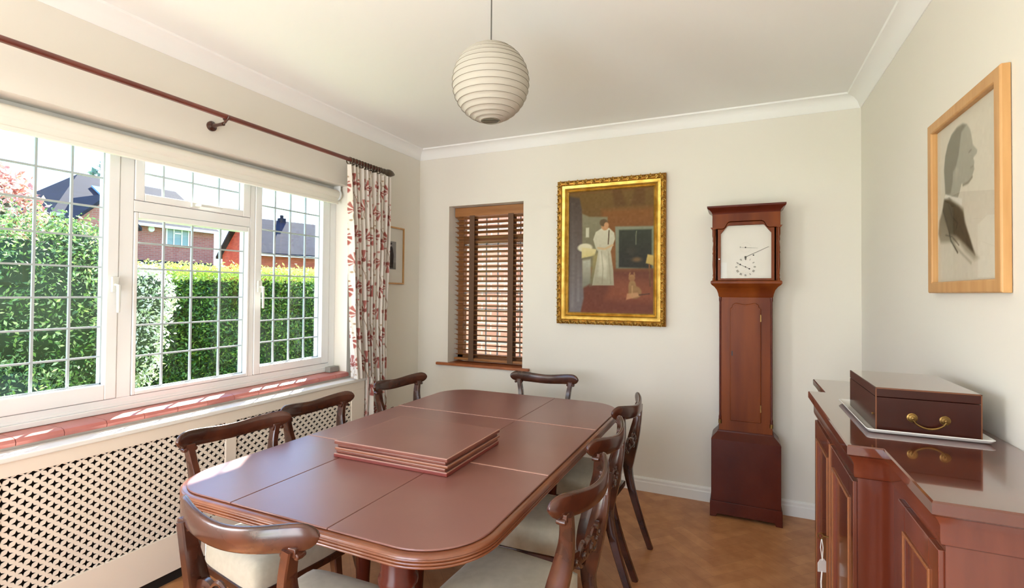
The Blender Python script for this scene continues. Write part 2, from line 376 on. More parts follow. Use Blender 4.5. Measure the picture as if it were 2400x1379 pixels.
def whandle(parent, y, z, dirz, horiz=False):
    mb = MB()
    if horiz:
        mb.box(FX1+.006, FX1+.022, y-.02, y+.02, z-.012, z+.012); mb.tube([(FX1+.02, y, z), (FX1+.045, y+.01, z), (FX1+.045, y+.13, z+.002)], [.007, .008, .006], 8)
    else:
        mb.box(FX1+.010, FX1+.026, y-.012, y+.012, z-.035, z+.035); mb.tube([(FX1+.02, y, z), (FX1+.05, y, z-.005), (FX1+.052, y, z-.13)], [.007, .009, .007], 8)
    return mb.build('window_handle', m_handle, parent, smooth=40)
whandle(s1, 1.348, 1.42, -1); whandle(s4, 2.118, 1.42, -1); whandle(s3, 1.72, 1.85, 0, True)

# tile sill
ts = MB(); y = WY0-.02; k = 0
while y < WY1-.01:
    y1 = min(y+.152, WY1); mb_y = y+.0015
    ts.prism([(FX1-.01, .823), (-2.545, .823), (-2.527, .819), (-2.519, .806), (-2.522, .793), (FX1-.01, .793)], y+.0012, y1-.0012, 1); y = y1
MBt = ts
sill = ts.build('red_tile_sill', m_tile, smooth=30); tag(sill, 'red quarry tile sill inside the big leaded window', 'window sill')
sill['kind'] = 'structure'; sill.name = 'trim_5'
gb = MB().box(-2.645, -2.60, 2.66, 2.745, .824, .862).build('grey_block', m_grey, bevel=.003)
tag(gb, 'small grey block lying on the right end of the red tile sill', 'block')

# roller blind
rb = empty('roller_blind', 'rolled up cream roller blind at the head of the big window', 'blind', (-2.622, 1.72, 2.087))
MB().lathe([(.0, -1.0), (.034, -1.0), (.036, 0), (.034, 1.0), (0, 1.0)], seg=28, axis=1).build('blind_roll', m_blindcloth, rb, smooth=40)
MB().box(.016, .026, -.99, .99, -.058, .0).box(.008, .032, -.99, .99, -.072, -.052).build('blind_bottom_bar', m_blindcloth, rb, bevel=.004)
for sg in (-1, 1): MB().lathe([(0, -.006), (.040, -.006), (.040, .006), (0, .006)], cy=sg*1.008, seg=24, axis=1).box(-.03, .03, sg*1.008-.003, sg*1.008+.003, .0, .062).build('end_bracket', m_upvc, rb, smooth=40)

# ------------------------------------------------------------------ radiator cover with pierced grille
CX = -2.44
rc = empty('radiator_cover', 'cream radiator cover with pierced star grille below the window', 'radiator cover', (CX, 1.8, 0))
def rcl(y): return y-1.8
cy0, cy1 = -.05, 2.834
fm = MB()
panels = [(.888, 1.772), (1.832, 2.705), (-.02, .826)]
pz0, pz1 = .235, .703
fx0, fx1 = -.016, 0
ys = sorted(panels)
edges = [cy0]+[v for p in ys for v in p]+[cy1]
fm.box(fx0, fx1, rcl(cy0), rcl(cy1), .06, pz0); fm.box(fx0, fx1, rcl(cy0), rcl(cy1), pz1, .757)
for i in range(0, len(edges), 2): fm.box(fx0, fx1, rcl(edges[i]), rcl(edges[i+1]), pz0, pz1)
fm.box(-.101, fx0, rcl(cy1)-.016, rcl(cy1), .0, .757); fm.box(-.101, fx0, rcl(cy0), rcl(cy0)+.016, .0, .757)
fm.build('cover_frame', m_cover, rc, bevel=.002)
MB().box(-.102, .010, rcl(cy0)-.008, rcl(cy1)+.012, .758, .780).build('cover_top', m_trim, rc, bevel=.005)
fm = MB().box(-.09, -.03, rcl(cy0)+.02, rcl(cy1)-.02, .0, .06); fm.build('plinth', m_dark, rc)  # near-black kick, its colour stands for the shadow gap
MB().box(-.1, -.094, rcl(cy0)+.02, rcl(cy1)-.02, .06, .75).build('shade_backing', m_dark, rc)  # dark sheet added so the grille holes read as shaded depth
for (a0, a1) in panels[:3]:
    g = MB(); px, pz = .0222, .0214; nx = int((a1-a0)/px)+2; nz = int((pz1-pz0)/pz)+2
    for i in range(nx+1):
        for j in range(nz+1):
            if (i+j) % 2: continue
            cy = a0+i*px+.012; cz = pz1-j*pz-.008
            if cy-px*.5 > a1 or cz+pz*.5 < pz0 or cz > pz1+.01: continue
            out = []; inn = []
            for k in range(8):
                a = k*pi/4; c, s_ = math.cos(a), math.sin(a)
                if k % 2 == 0: out.append((cy+px*c, cz+pz*s_)); inn.append((cy+px*.74*c, cz+pz*.74*s_))
                else: out.append((cy+px*.5*np.sign(c), cz+pz*.5*np.sign(s_))); inn.append((cy+px*.215*np.sign(c), cz+pz*.215*np.sign(s_)))
            vs = []
            for xx in (-.006, -.010):
                for lst in (out, inn):
                    for (yy, zz) in lst: vs.append((xx, rcl(min(max(yy, a0-.004), a1+.004)), min(max(zz, pz0-.004), pz1+.004)))
            fs = []
            for k in range(8):
                n2 = (k+1) % 8
                fs.append((k, n2, 8+n2, 8+k)); fs.append((8+k, 8+n2, 24+n2, 24+k)); fs.append((16+k, 16+n2, 24+n2, 24+k))
            g.add(vs, fs)
    g.build('grille_panel', m_cover, rc)

# ------------------------------------------------------------------ small window with wooden blind
fr = MB(); y0, y1 = 3.80, 3.86
fr.box(SX0, SX0+.05, y0, y1, SZ0, SZ1); fr.box(SX1-.05, SX1, y0, y1, SZ0, SZ1); fr.box(SX0, SX1, y0, y1, SZ1-.05, SZ1); fr.box(SX0, SX1, y0, y1, SZ0, SZ0+.06); fr.box(SX0+.05, SX1-.05, y0, y1, 1.82, 1.88)
w2 = fr.build('window_2', mat('brown_window_frame', (132, 84, 44), .5), kind='structure')
gp = MB().box(SX0+.04, SX1-.04, 3.826, 3.832, SZ0+.04, SZ1-.04).build('glass_pane', m_glass, w2)
ld = MB()
for x in (-2.09, -1.98, -1.87, -1.76, -1.66): ld.box(x-.004, x+.004, 3.822, 3.836, SZ0+.05, SZ1-.05)
for z in np.arange(.97, 2.1, .14): ld.box(SX0+.05, SX1-.05, 3.822, 3.836, z-.004, z+.004)
ld.build('lead_strips', m_lead, w2)
MB().box(-2.344, -1.487, YB-.028, YB+.0, .778, .800).box(SX0, SX1, YB, 3.80, .780, .800).build('trim_6', m_oaksill, kind='structure', bevel=.004)
vb = empty('venetian_blind', 'brown wooden venetian blind in the small window', 'blind', (-1.897, 3.745, .80))
vx = .335
MB().box(-vx, vx, -.030, -.016, 1.245, 1.322).box(-vx, vx, -.016, .03, 1.29, 1.32).build('pelmet', m_blindwood, vb, bevel=.004)
MB().box(-vx, vx, -.026, .026, .016, .034).build('bottom_rail', m_blindwood, vb, bevel=.004)
zs = np.linspace(.062, 1.235, 29)
tl = math.radians(-18)
sm = MB(); w = .025
sm.prism([(-w, -.0015), (0, .002), (w, -.0015), (w, .001), (0, .0045), (-w, .001)], -vx, vx, 0)
sl0 = sm.build('slat', m_blindwood, vb)
for i, z in enumerate(zs):
    o = sl0 if i == 0 else sl0.copy()
    if i: C.objects.link(o); o.parent = vb
    o.location = (0, 0, z); o.rotation_euler = (tl, 0, 0)
for x0 in (-.165, .198):
    MB().box(x0-.024, x0+.024, -.034, -.031, .01, 1.25).build('ladder_tape', m_tape, vb)
    MB().box(x0-.024, x0+.024, .031, .034, .02, 1.25).build('ladder_tape', m_tape, vb)
for x0 in (-.24, .27): MB().tube([(x0, -.036, 1.245), (x0, -.036, .33)], .0015, 6).lathe([(.002, .33), (.006, .32), (.004, .29)], x0, -.036, 0, 8).build('pull_cord', m_tape, vb)

# ------------------------------------------------------------------ curtain rod, rings, curtain
rod = empty('curtain_rod', 'long mahogany curtain rod with finial above the big window', 'curtain rod', (-2.425, 1.8, 2.30))
MB().lathe([(0, -1.55), (.0135, -1.55), (.0135, 1.235), (0, 1.235)], seg=18, axis=1).build('pole', m_rod, rod, smooth=40)
MB().lathe([(0, 1.15), (.015, 1.15), (.02, 1.16), (.016, 1.175), (.019, 1.185), (.021, 1.20), (.017, 1.215), (.024, 1.235), (.027, 1.255), (.024, 1.28), (.014, 1.305), (.008, 1.318), (0, 1.322)], seg=20, axis=1).build('finial', m_ring, rod, smooth=40)
br = MB(); br.lathe([(0, -.118), (.026, -.118), (.026, -.108), (.012, -.100), (.008, -.06), (.010, -.02), (0, -.02)], cy=-.07, cz=-.035, seg=18, axis=0)
br.tube([(.022*math.cos(t)*.9, -.07, .022*math.sin(t)*.9) for t in np.linspace(-pi, 0, 12)], .006, 8); br.tube([(-.03, -.07, -.034), (-.008, -.07, -.028), (0, -.07, -.02)], .007, 8)
br.build('bracket', m_chair, rod, smooth=50)
MB().lathe([(0, -.118), (.024, -.118), (.024, -.108), (.010, -.100), (.008, -.02), (0, -.02)], cy=1.14, cz=-.01, seg=18, axis=0).build('bracket', m_ring, rod, smooth=50)
RL = ['first dark curtain ring, furthest left on the rod above the curtain']+['curtain ring %s from the left above the gathered curtain' % w_ for w_ in ('second', 'third', 'fourth', 'fifth', 'sixth', 'seventh', 'eighth', 'ninth', 'tenth')]+['last dark curtain ring, right beside the rod finial']
rg = None
for i, yy in enumerate(np.linspace(2.635, 2.935, 11)):
    if rg is None:
        mb = MB(); mb.tube([(.023*math.cos(t), 0, .023*math.sin(t)) for t in np.linspace(0, 2*pi, 20, endpoint=False)], .0042, 8, closed=True)
        mb.tube([(.005*math.cos(t), 0, -.031+.005*math.sin(t)) for t in np.linspace(0, 2*pi, 8, endpoint=False)], .0012, 6, closed=True)
        rg = mb.build('curtain_ring', m_ring, smooth=50); o = rg
    else: o = rg.copy(); C.objects.link(o)
    o.location = (-2.425, yy, 2.291); o.rotation_euler = (0, 0, random.uniform(-.25, .25))
    tag(o, RL[i], 'curtain ring', 'dark curtain rings on the rod above the gathered curtain')

def color_mesh(o, cols, domain='POINT'):
    a = o.data.color_attributes.new('Col', 'FLOAT_COLOR', domain)
    buf = np.ones((len(cols), 4), np.float32); buf[:, :3] = cols; a.data.foreach_set('color', buf.ravel())
def srgb2lin(c):
    c = np.clip(np.asarray(c, float)/255, 0, 1); return np.where(c <= .04045, c/12.92, ((c+.055)/1.055)**2.4)
def curtain():
    nu, nv = 340, 420; W = 1.25
    z1 = 2.262; npl = 10.5
    U, V = np.meshgrid(np.linspace(0, 1, nu), np.linspace(0, 1, nv), indexing='ij')
    bot = np.where(U < .425, .786, .015)
    Z = z1+(bot-z1)*V
    tz = (z1-Z)/(z1)
    yl = np.interp(Z, [0, .5, .80, 1.2, 1.8, 2.26], [2.70, 2.70, 2.705, 2.665, 2.64, 2.612])
    yr = np.interp(Z, [0, .5, .80, 1.2, 1.8, 2.26], [3.035, 3.030, 3.02, 3.02, 3.045, 3.06])
    ph = U*npl*2*pi
    Y = yl+(yr-yl)*(U+.010*np.sin(2*ph)*np.minimum(1, tz*3+.3))
    amp = .022+.014*np.minimum(1, tz*4)
    X = -2.425+amp*np.sin(ph+.6*np.sin(3*Z+U*5))+.006*np.sin(ph*2.3+2*Z)+.012*(tz)*np.cos(ph*.5+1)
    X = np.where(Z < .80, X+.0, X)
    # cloth coords: arclength
    d = np.sqrt(np.diff(X, axis=0)**2+np.diff(Y, axis=0)**2); A = np.vstack([np.zeros((1, nv)), np.cumsum(d, axis=0)]); A = A/A[-1:, :]*W
    col = np.empty((nu, nv, 3)); col[:] = (246, 238, 228)
    def blend(mask, c): 
        for i in range(3): col[..., i] = col[..., i]*(1-mask)+c[i]*mask
    ss = lambda e, x, w=.004: np.clip((e-x)/w+.5, 0, 1)
    row = 0; zz = 2.14
    while zz > -.05:
        off = .08 if row % 2 else 0
        for q_, cx in enumerate(np.arange(-.03+off, W+.1, .165)):
            dx = A-cx; dz = Z-zz-.012*((q_*7) % 3-1); r = np.hypot(dx, dz)
            up_ = 1 if (q_+row) % 2 else -1
            th = np.arctan2(dx, dz*up_)                      # 0 = along the fan axis
            k = 9; pet = np.abs(np.cos(th*k/2)); R_ = .070*(.80+.20*np.cos(th))
            fan = (np.abs(th) < 2.1)
            body = ss(R_, r, .006)*np.clip((pet-.42)/.25, 0, 1)*np.clip((r-.008)/.006, 0, 1)*fan
            blend(body*.76, (166, 66, 58) if row % 2 == 0 else (176, 84, 74)); blend(ss(.013, r)*.8, (150, 60, 54))
            st = ss(.0028, np.abs(dx-.012*np.sin(dz*38)), .0025)*ss(.085, np.abs(dz+up_*.05))*(dz*up_ < 0); blend(st*.7, (150, 112, 84))
            for ex, ez, ew in ((.03, -.05, .012), (-.028, -.066, .012), (.02, -.09, .010)):
                blend(ss(1, np.hypot((dx-ex)/ew, (dz*up_-ez)/(ew*.55)), .4)*.7, (188, 104, 92) if q_ % 2 else (170, 130, 92))
        zz -= .178; row += 1
    idx = np.arange(nu*nv).reshape(nu, nv)
    f = np.stack([idx[:-1, :-1], idx[1:, :-1], idx[1:, 1:], idx[:-1, 1:]], -1)
    # open along the column where the cloth splits between cover top and floor
    ui = int(.425*(nu-1))
    keep = np.ones(f.shape[:2], bool); keep[ui, :] = Z[ui, :-1] > .8
    f = f[keep].reshape(-1, 4)
    me = bpy.data.meshes.new('curtain'); me.from_pydata(np.stack([X, Y, Z], -1).reshape(-1, 3).tolist(), [], f.tolist())
    me.materials.append(m_cloth); o = bpy.data.objects.new('curtain', me); C.objects.link(o)
    for p in me.polygons: p.use_smooth = True
    color_mesh(o, srgb2lin(col.reshape(-1, 3)))
    sd = o.modifiers.new('t', 'SOLIDIFY'); sd.thickness = .0012
    tag(o, 'cream gathered curtain printed with red flowers beside the big window', 'curtain')
curtain()

# ------------------------------------------------------------------ flat painted pictures
def sdpoly(P, X, Y):
    P = np.array(P, float); n = len(P); d = np.full(X.shape, 1e9); ins = np.zeros(X.shape, bool)
    for i in range(n):
        x0, y0 = P[i]; x1, y1 = P[(i+1) % n]; ex, ey = x1-x0, y1-y0
        t = np.clip(((X-x0)*ex+(Y-y0)*ey)/(ex*ex+ey*ey+1e-12), 0, 1)
        d = np.minimum(d, np.hypot(X-x0-t*ex, Y-y0-t*ey))
        c = ((y0 > Y) != (y1 > Y)) & (X < (x1-x0)*(Y-y0)/(y1-y0+1e-12)+x0); ins ^= c
    return np.where(ins, -d, d)
def painted(name, w, h, nx, ny, base, layers, m, parent, axes='xz', noise=2):
    """grid sheet coloured per vertex; u right, v up in 0..1"""
    U, V = np.meshgrid(np.linspace(0, 1, nx), np.linspace(0, 1, ny), indexing='ij')
    col = np.empty((nx, ny, 3)); col[:] = base
    for L in layers:
        poly, c0, c1, soft = L[:4]; al = L[4] if len(L) > 4 else 1
        asp = h/w
        if isinstance(poly, tuple) and poly[0] == 'e':
            _, cx, cy, rx, ry = poly; s_ = (np.hypot((U-cx)/rx, (V-cy)/ry)-1)*min(rx, ry)
            v0, v1 = cy-ry, cy+ry
        elif isinstance(poly, tuple) and poly[0] == 'l':
            pts = poly[1]; s_ = np.full(U.shape, 1e9)
            for (x0, y0), (x1, y1) in zip(pts[:-1], pts[1:]):
                ex, ey = x1-x0, (y1-y0)*asp; t = np.clip(((U-x0)*ex+(V-y0)*asp*ey)/(ex*ex+ey*ey+1e-12), 0, 1)
                s_ = np.minimum(s_, np.hypot(U-x0-t*ex, (V-y0)*asp-t*ey))
            s_ = s_-poly[2]; v0, v1 = min(p[1] for p in pts), max(p[1] for p in pts)
        else:
            s_ = sdpoly(poly, U, V); v0, v1 = min(p[1] for p in poly), max(p[1] for p in poly)
        k = np.clip(.5-s_/max(soft, 1e-4), 0, 1)*al; t = np.clip((V-v0)/(v1-v0+1e-9), 0, 1)
        for i in range(3): col[..., i] = col[..., i]*(1-k)+(c0[i]*(1-t)+c1[i]*t)*k
    small = RNG.normal(0, noise, (nx//4+2, ny//4+2)); small = np.kron(small, np.ones((4, 4)))[:nx, :ny]
    col += small[..., None]
    a = (U-.5)*w; b = (V-.5)*h; z = np.zeros_like(a)
    P = np.stack([a, z, b], -1)
    idx = np.arange(nx*ny).reshape(nx, ny); f = np.stack([idx[:-1, :-1], idx[1:, :-1], idx[1:, 1:], idx[:-1, 1:]], -1).reshape(-1, 4)
    me = bpy.data.meshes.new(name); me.from_pydata(P.reshape(-1, 3).tolist(), [], f.tolist()); me.materials.append(m)
    o = bpy.data.objects.new(name, me); C.objects.link(o); o.parent = parent; color_mesh(o, srgb2lin(col.reshape(-1, 3))); return o
def frame_sweep(mb, w, h, prof):
    """mitred picture frame, local xz plane; prof = (outward from opening edge, y)  y negative = towards room"""
    cs = [(-1, -1), (1, -1), (1, 1), (-1, 1)]; m = len(prof); vs = []
    for sx, sz in cs:
        for d, y in prof: vs.append((sx*(w/2+d), y, sz*(h/2+d)))
    fs = [(i*m+k, i*m+(k+1) % m, ((i+1) % 4)*m+(k+1) % m, ((i+1) % 4)*m+k) for i in range(4) for k in range(m)]
    mb.add(vs, fs); return mb

# gilt framed painting (local y- faces the room)
gp = empty('framed_painting', 'gilt framed oil painting of a woman in white with a cat', 'painting', (-.856, YB, 1.705))
w, h = .625, .905
mb = MB(); frame_sweep(mb, w, h, [(0, -.012), (0, -.020), (.008, -.026), (.014, -.021), (.020, -.027), (.026, -.024), (.032, -.030), (.050, -.036), (.052, -.040), (.052, -.004), (0, -.004)])
gf = mb.build('gilt_frame', m_gold, gp, smooth=30)
ob_ = MB(); frame_sweep(ob_, w, h, [(.052, -.040), (.058, -.046), (.068, -.051), (.080, -.048), (.086, -.040), (.086, -.003), (.052, -.003)]); ob_.build('outer_band', m_golddk, gp, smooth=40)
# carved ornament along the outer edge
om = MB(); OW, OH = w/2+.069, h/2+.069
def scroll(cx, cz, ang, sz):
    pts = []
    for k in range(11):
        t = k/10; r = sz*(1-.8*t); a = ang+t*4.6
        pts.append((cx+r*math.cos(a), -.057-.004*math.sin(t*pi), cz+r*math.sin(a)))
    om.tube(pts, [sz*.20*(1-.5*k/10) for k in range(11)], 6)
    om.lathe([(0, -.005), (sz*.34, -.003), (sz*.34, .003), (0, .004)], cx, -.058, cz, 8, axis=1)
def leafb(cx, cz, ang, sz):
    c, s_ = math.cos(ang), math.sin(ang)
    pts = [(-1, 0, 0), (-.2, .45, .004), (1, 0, 0), (-.2, -.45, .004)]
    vs = [(cx+sz*(a*c-b*s_), -.058, cz+sz*(a*s_+b*c)) for a, b, _ in pts]+[(cx, -.067, cz)]
    om.add(vs, [(0, 1, 4), (1, 2, 4), (2, 3, 4), (3, 0, 4)])
per = [((-OW, -OH), (OW, -OH)), ((OW, -OH), (OW, OH)), ((OW, OH), (-OW, OH)), ((-OW, OH), (-OW, -OH))]
for (a0, a1) in per:
    L = math.dist(a0, a1); n = int(L/.032); ang = math.atan2(a1[1]-a0[1], a1[0]-a0[0])
    for i in range(n):
        t = (i+.5)/n; x = a0[0]+(a1[0]-a0[0])*t; z = a0[1]+(a1[1]-a0[1])*t
        nx_, nz_ = -math.sin(ang), math.cos(ang); sgn = 1 if i % 2 else -1
        scroll(x+nx_*sgn*.003, z+nz_*sgn*.003, ang+(pi/2 if i % 2 else -pi/2), .0142)
        leafb(x+math.cos(ang)*.013-nx_*sgn*.006, z+math.sin(ang)*.013-nz_*sgn*.006, ang+sgn*.7, .012)
om.build('carved_ornament', m_gold, gp, smooth=50)
b_ = (122, 78, 36)
Lp = [
 ([(0, .70), (1, .70), (1, 1), (0, 1)], (100, 72, 34), (110, 84, 38), .06),
 ([(.55, .86), (.7, .86), (.62, 1), (.52, 1)], (90, 60, 28), (96, 64, 30), .03, .7), ([(.74, .86), (.9, .86), (.9, 1), (.78, 1)], (92, 60, 28), (98, 66, 32), .03, .7),
 ([(.4, .55), (1, .55), (1, .84), (.4, .84)], (116, 70, 32), (124, 80, 34), .05),
 ([(0, 0), (1, 0), (1, .35), (0, .35)], (104, 50, 30), (96, 50, 30), .05),
 ([(.45, .12), (1, .1), (1, .28), (.55, .30)], (136, 72, 40), (120, 66, 40), .08, .8),
 ([(.16, .36), (.47, .40), (.47, .78), (.25, .79), (.16, .82)], (108, 100, 74), (128, 122, 96), .015),
 ([(.21, .62), (.25, .62), (.25, .70), (.21, .70)], (190, 186, 160), (190, 186, 160), .01),
 ([(.57, .36), (1.0, .36), (1.0, .69), (.56, .70)], (110, 112, 92), (128, 130, 108), .012),
 ([(.605, .37), (.975, .36), (.975, .665), (.605, .67)], (38, 34, 26), (52, 54, 40), .015),
 (('l', [(.80, .55), (.80, .62), (.805, .655)], .004), (150, 150, 120), (150, 150, 120), .008, .8),
 (('e', .81, .43, .05, .018), (110, 84, 52), (110, 84, 52), .02), (('e', .75, .50, .05, .03), (60, 52, 38), (60, 52, 38), .03, .6),
 ([(0, 0), (.15, 0), (.19, .12), (.17, .40), (.16, .85), (.13, .95), (0, .97)], (112, 104, 104), (76, 62, 52), .02),
 (('l', [(.05, .05), (.06, .5), (.04, .9)], .018), (128, 120, 118), (84, 72, 62), .03, .7), (('l', [(.12, .1), (.12, .4), (.11, .7)], .012), (136, 128, 128), (84, 70, 60), .03, .7),
 (('e', .20, .535, .09, .035), (200, 192, 160), (206, 198, 168), .01), ([(.16, .45), (.32, .47), (.34, .52), (.16, .54)], (196, 180, 120), (204, 190, 140), .01),
 ([(.17, .20), (.28, .24), (.27, .44), (.17, .43)], (112, 108, 92), (170, 166, 146), .02),
 ([(.26, .22), (.36, .24), (.40, .50), (.30, .47)], (104, 96, 70), (150, 136, 84), .03),
 ([(.29, .225), (.55, .225), (.54, .35), (.51, .50), (.56, .60), (.55, .65), (.49, .69), (.40, .69), (.33, .66), (.30, .60), (.33, .53), (.36, .50), (.33, .38)], (150, 142, 118), (196, 190, 164), .008),
 ([(.36, .30), (.46, .28), (.47, .42), (.38, .50)], (172, 166, 142), (206, 200, 176), .03),
 (('l', [(.40, .50), (.42, .36), (.41, .24)], .005), (130, 122, 98), (140, 132, 108), .012, .7), (('l', [(.48, .50), (.50, .36), (.51, .24)], .005), (124, 116, 92), (150, 140, 116), .012, .7),
 (('l', [(.36, .53), (.44, .52), (.53, .55)], .012), (190, 160, 120), (190, 160, 120), .012),
 (('e', .44, .71, .045, .038), (178, 128, 84), (184, 136, 94), .008), (('e', .425, .735, .048, .03), (96, 78, 50), (96, 78, 50), .01), (('e', .455, .712, .026, .026), (186, 138, 96), (186, 138, 96), .008),
 (('l', [(.49, .67), (.48, .56)], .006), (70, 44, 24), (70, 44, 24), .006),
 (('e', .79, .17, .075, .05), (132, 96, 56), (140, 104, 64), .01), (('e', .76, .21, .045, .06), (136, 100, 60), (146, 110, 68), .01), (('e', .755, .285, .038, .026), (140, 98, 60), (150, 108, 66), .008),
 (('l', [(.725, .305), (.735, .325)], .008), (140, 98, 60), (140, 98, 60), .006), (('l', [(.785, .305), (.78, .325)], .008), (140, 98, 60), (140, 98, 60), .006),
 ([(.69, .11), (.84, .14), (.82, .17), (.70, .16)], (190, 140, 100), (180, 130, 90), .012, .8), (('l', [(.76, .14), (.76, .22)], .008), (170, 128, 84), (170, 128, 84), .008),
 (('l', [(.84, .15), (.95, .16)], .007), (76, 44, 24), (76, 44, 24), .01),
 ([(.91, .40), (1, .38), (1, .46), (.93, .47)], (178, 150, 80), (190, 162, 92), .01), (('l', [(.95, .39), (.96, .22)], .008), (90, 56, 28), (120, 80, 40), .006),
]
pc = painted('canvas', w+.004, h+.004, 150, 215, b_, Lp, mat('oil_canvas', (255, 255, 255), .5, attr=True, spec=.2), gp); pc.location = (0, -.0115, 0)

# large oak framed portrait drawing on the right wall (rotate so local -y -> -x)
pr = empty('framed_drawing', 'large oak framed drawing of a man in profile above the sideboard', 'picture', (XR, 2.09, 1.727), -pi/2)
w, h = .50, .555
# local x -> -Y world ; so u increases towards the camera
mb = MB(); frame_sweep(mb, w, h, [(0, -.006), (0, -.022), (.004, -.026), (.036, -.026), (.040, -.022), (.040, -.002), (0, -.002)])
mb.build('oak_frame', m_oak, pr, bevel=.0015)
P0 = (214, 204, 184)
hd = [(.26, .50), (.22, .58), (.20, .68), (.22, .76), (.26, .82), (.32, .865), (.40, .885), (.48, .882), (.54, .86), (.58, .82), (.60, .77), (.61, .73), (.665, .685), (.66, .67), (.615, .655), (.63, .63), (.62, .61), (.63, .595), (.60, .56), (.54, .535), (.46, .545), (.43, .50), (.40, .47), (.30, .48)]
Lq = [
 (hd, (158, 152, 134), (170, 164, 146), .010),
 ([(.22, .52), (.20, .68), (.22, .76), (.26, .82), (.32, .865), (.40, .885), (.48, .882), (.53, .862), (.46, .84), (.42, .72), (.38, .66), (.34, .64), (.33, .58), (.30, .52)], (122, 116, 98), (128, 122, 104), .02),
 ([(.36, .58), (.40, .56), (.42, .64), (.38, .66)], (164, 156, 138), (176, 168, 150), .012),
 (('l', [(.48, .535), (.55, .535), (.60, .555)], .008), (110, 100, 80), (110, 100, 80), .012, .8), (('l', [(.58, .61), (.62, .61)], .004), (130, 122, 104), (130, 122, 104), .008, .7), (('l', [(.56, .70), (.59, .705)], .006), (120, 112, 96), (120, 112, 96), .008, .7),
 ([(.22, .53), (.32, .50), (.47, .46), (.46, .42), (.38, .45), (.28, .50), (.20, .50)], (226, 220, 206), (226, 220, 206), .006),
 ([(.20, .50), (.28, .49), (.40, .44), (.48, .40), (.50, .34), (.53, .26), (.60, .16), (.68, .11), (.62, .10), (.50, .16), (.42, .22), (.30, .23), (.14, .24), (.10, .30), (.12, .38), (.16, .42)], (176, 166, 144), (112, 100, 78), .03),
 ([(.20, .50), (.28, .48), (.42, .42), (.48, .38), (.50, .32), (.56, .24), (.63, .13), (.50, .20), (.38, .26), (.28, .28), (.22, .36), (.18, .43)], (84, 72, 52), (90, 78, 56), .02),
 (('l', [(.26, .47), (.32, .38), (.40, .33), (.38, .30)], .006), (62, 54, 40), (62, 54, 40), .008), (('l', [(.18, .44), (.24, .36), (.30, .24), (.40, .16)], .007), (70, 60, 44), (70, 60, 44), .01),
 (('l', [(.30, .44), (.44, .30), (.56, .18)], .004), (78, 68, 52), (78, 68, 52), .008), (('l', [(.22, .28), (.32, .26), (.42, .20)], .004), (78, 68, 52), (78, 68, 52), .008), (('l', [(.34, .22), (.44, .16), (.58, .09)], .008), (150, 140, 118), (150, 140, 118), .02, .7),
]
Lq = [((L_[0] if not isinstance(L_[0], tuple) else L_[0]),)+tuple(L_[1:]) for L_ in Lq]
def tq(p): return ((p[0]-.2)*1.17+.13, p[1]*1.05+.01)
Lq = [((L_[0][0], [tq(p) for p in L_[0][1]], L_[0][2]) if isinstance(L_[0], tuple) else [tq(p) for p in L_[0]],)+tuple(L_[1:]) for L_ in Lq]
sk_ = painted('drawing', w+.004, h+.004, 130, 145, P0, Lq, m_sketch, pr, noise=1.2); sk_.location = (0, -.006, 0)
MB().box(-w/2, w/2, -.0125, -.0105, -h/2, h/2).build('picture_glass', m_pglass, pr)

# small framed photograph on the left wall (local -y -> +x)
ps = empty('framed_photograph', 'small pale framed black and white photograph behind the curtain', 'picture', (XL, 3.225, 1.688), pi/2)
w, h = .325, .44
mb = MB(); frame_sweep(mb, w, h, [(0, -.004), (0, -.016), (.012, -.016), (.012, -.002), (0, -.002)]); mb.build('pale_frame', m_oak, ps)
MB().box(-w/2, w/2, -.006, -.003, -h/2, h/2).build('mount_card', m_mount, ps)
q = painted('photograph', .15, .225, 50, 75, (150, 148, 146), [
  ([(0, 0), (1, 0), (1, .25), (0, .25)], (120, 118, 116), (130, 128, 126), .05), ([(.25, .05), (.75, .05), (.80, .5), (.70, .78), (.55, .85), (.40, .80), (.28, .6)], (40, 38, 40), (44, 42, 44), .03),
  (('e', .52, .86, .09, .06), (170, 160, 150), (170, 160, 150), .02), (('e', .52, .91, .14, .035), (50, 48, 48), (50, 48, 48), .02), (('l', [(.5, .1), (.5, .45)], .015), (110, 108, 106), (110, 108, 106), .02)], m_sketch, ps, noise=2)
q.location = (0, -.0068, 0)
MB().box(-w/2, w/2, -.011, -.0095, -h/2, h/2).build('picture_glass', m_pglass, ps)

# ------------------------------------------------------------------ longcase clock
ck = empty('longcase_clock', 'tall mahogany longcase clock with square white dial', 'clock', (.043, YB, 0))
def yk(d): return -d    # depth towards the room
FB = .018               # back plane offset clear of skirting
def cbox(mb, hw, d0, d1, z0, z1): return mb.box(-hw, hw, -d1, -d0, z0, z1)
def loopring(mb, prof):  # prof (halfwidth, depthfront, z)
    vs = []
    for hw, d, z in prof: vs += [(-hw, -FB, z), (-hw, -d, z), (hw, -d, z), (hw, -FB, z)]
    fs = [(i*4+k, i*4+(k+1) % 4, (i+1)*4+(k+1) % 4, (i+1)*4+k) for i in range(len(prof)-1) for k in range(4)]
    fs += [(0, 1, 2, 3), tuple((len(prof)-1)*4+k for k in range(4))]; mb.add(vs, fs); return mb
bs = MB(); loopring(bs, [(.196, .215, .09), (.196, .215, .482), (.190, .205, .494), (.160, .178, .526), (.160, .178, .535)])
base = bs.build('base_box', m_mahogd, ck, bevel=.002)
pl = MB(); pl.prism([(-.203, 0), (-.203, .086), (-.197, .098), (.197, .098), (.203, .086), (.203, 0), (.168, 0), (.160, .020), (-.160, .020), (-.168, 0)], -.226, -.214, 1)
for sx in (-1, 1): pl.box(min(sx*.203, sx*.192), max(sx*.203, sx*.192), -.214, -FB, 0, .094)
pl.build('plinth', m_mahogd, ck, bevel=.002)
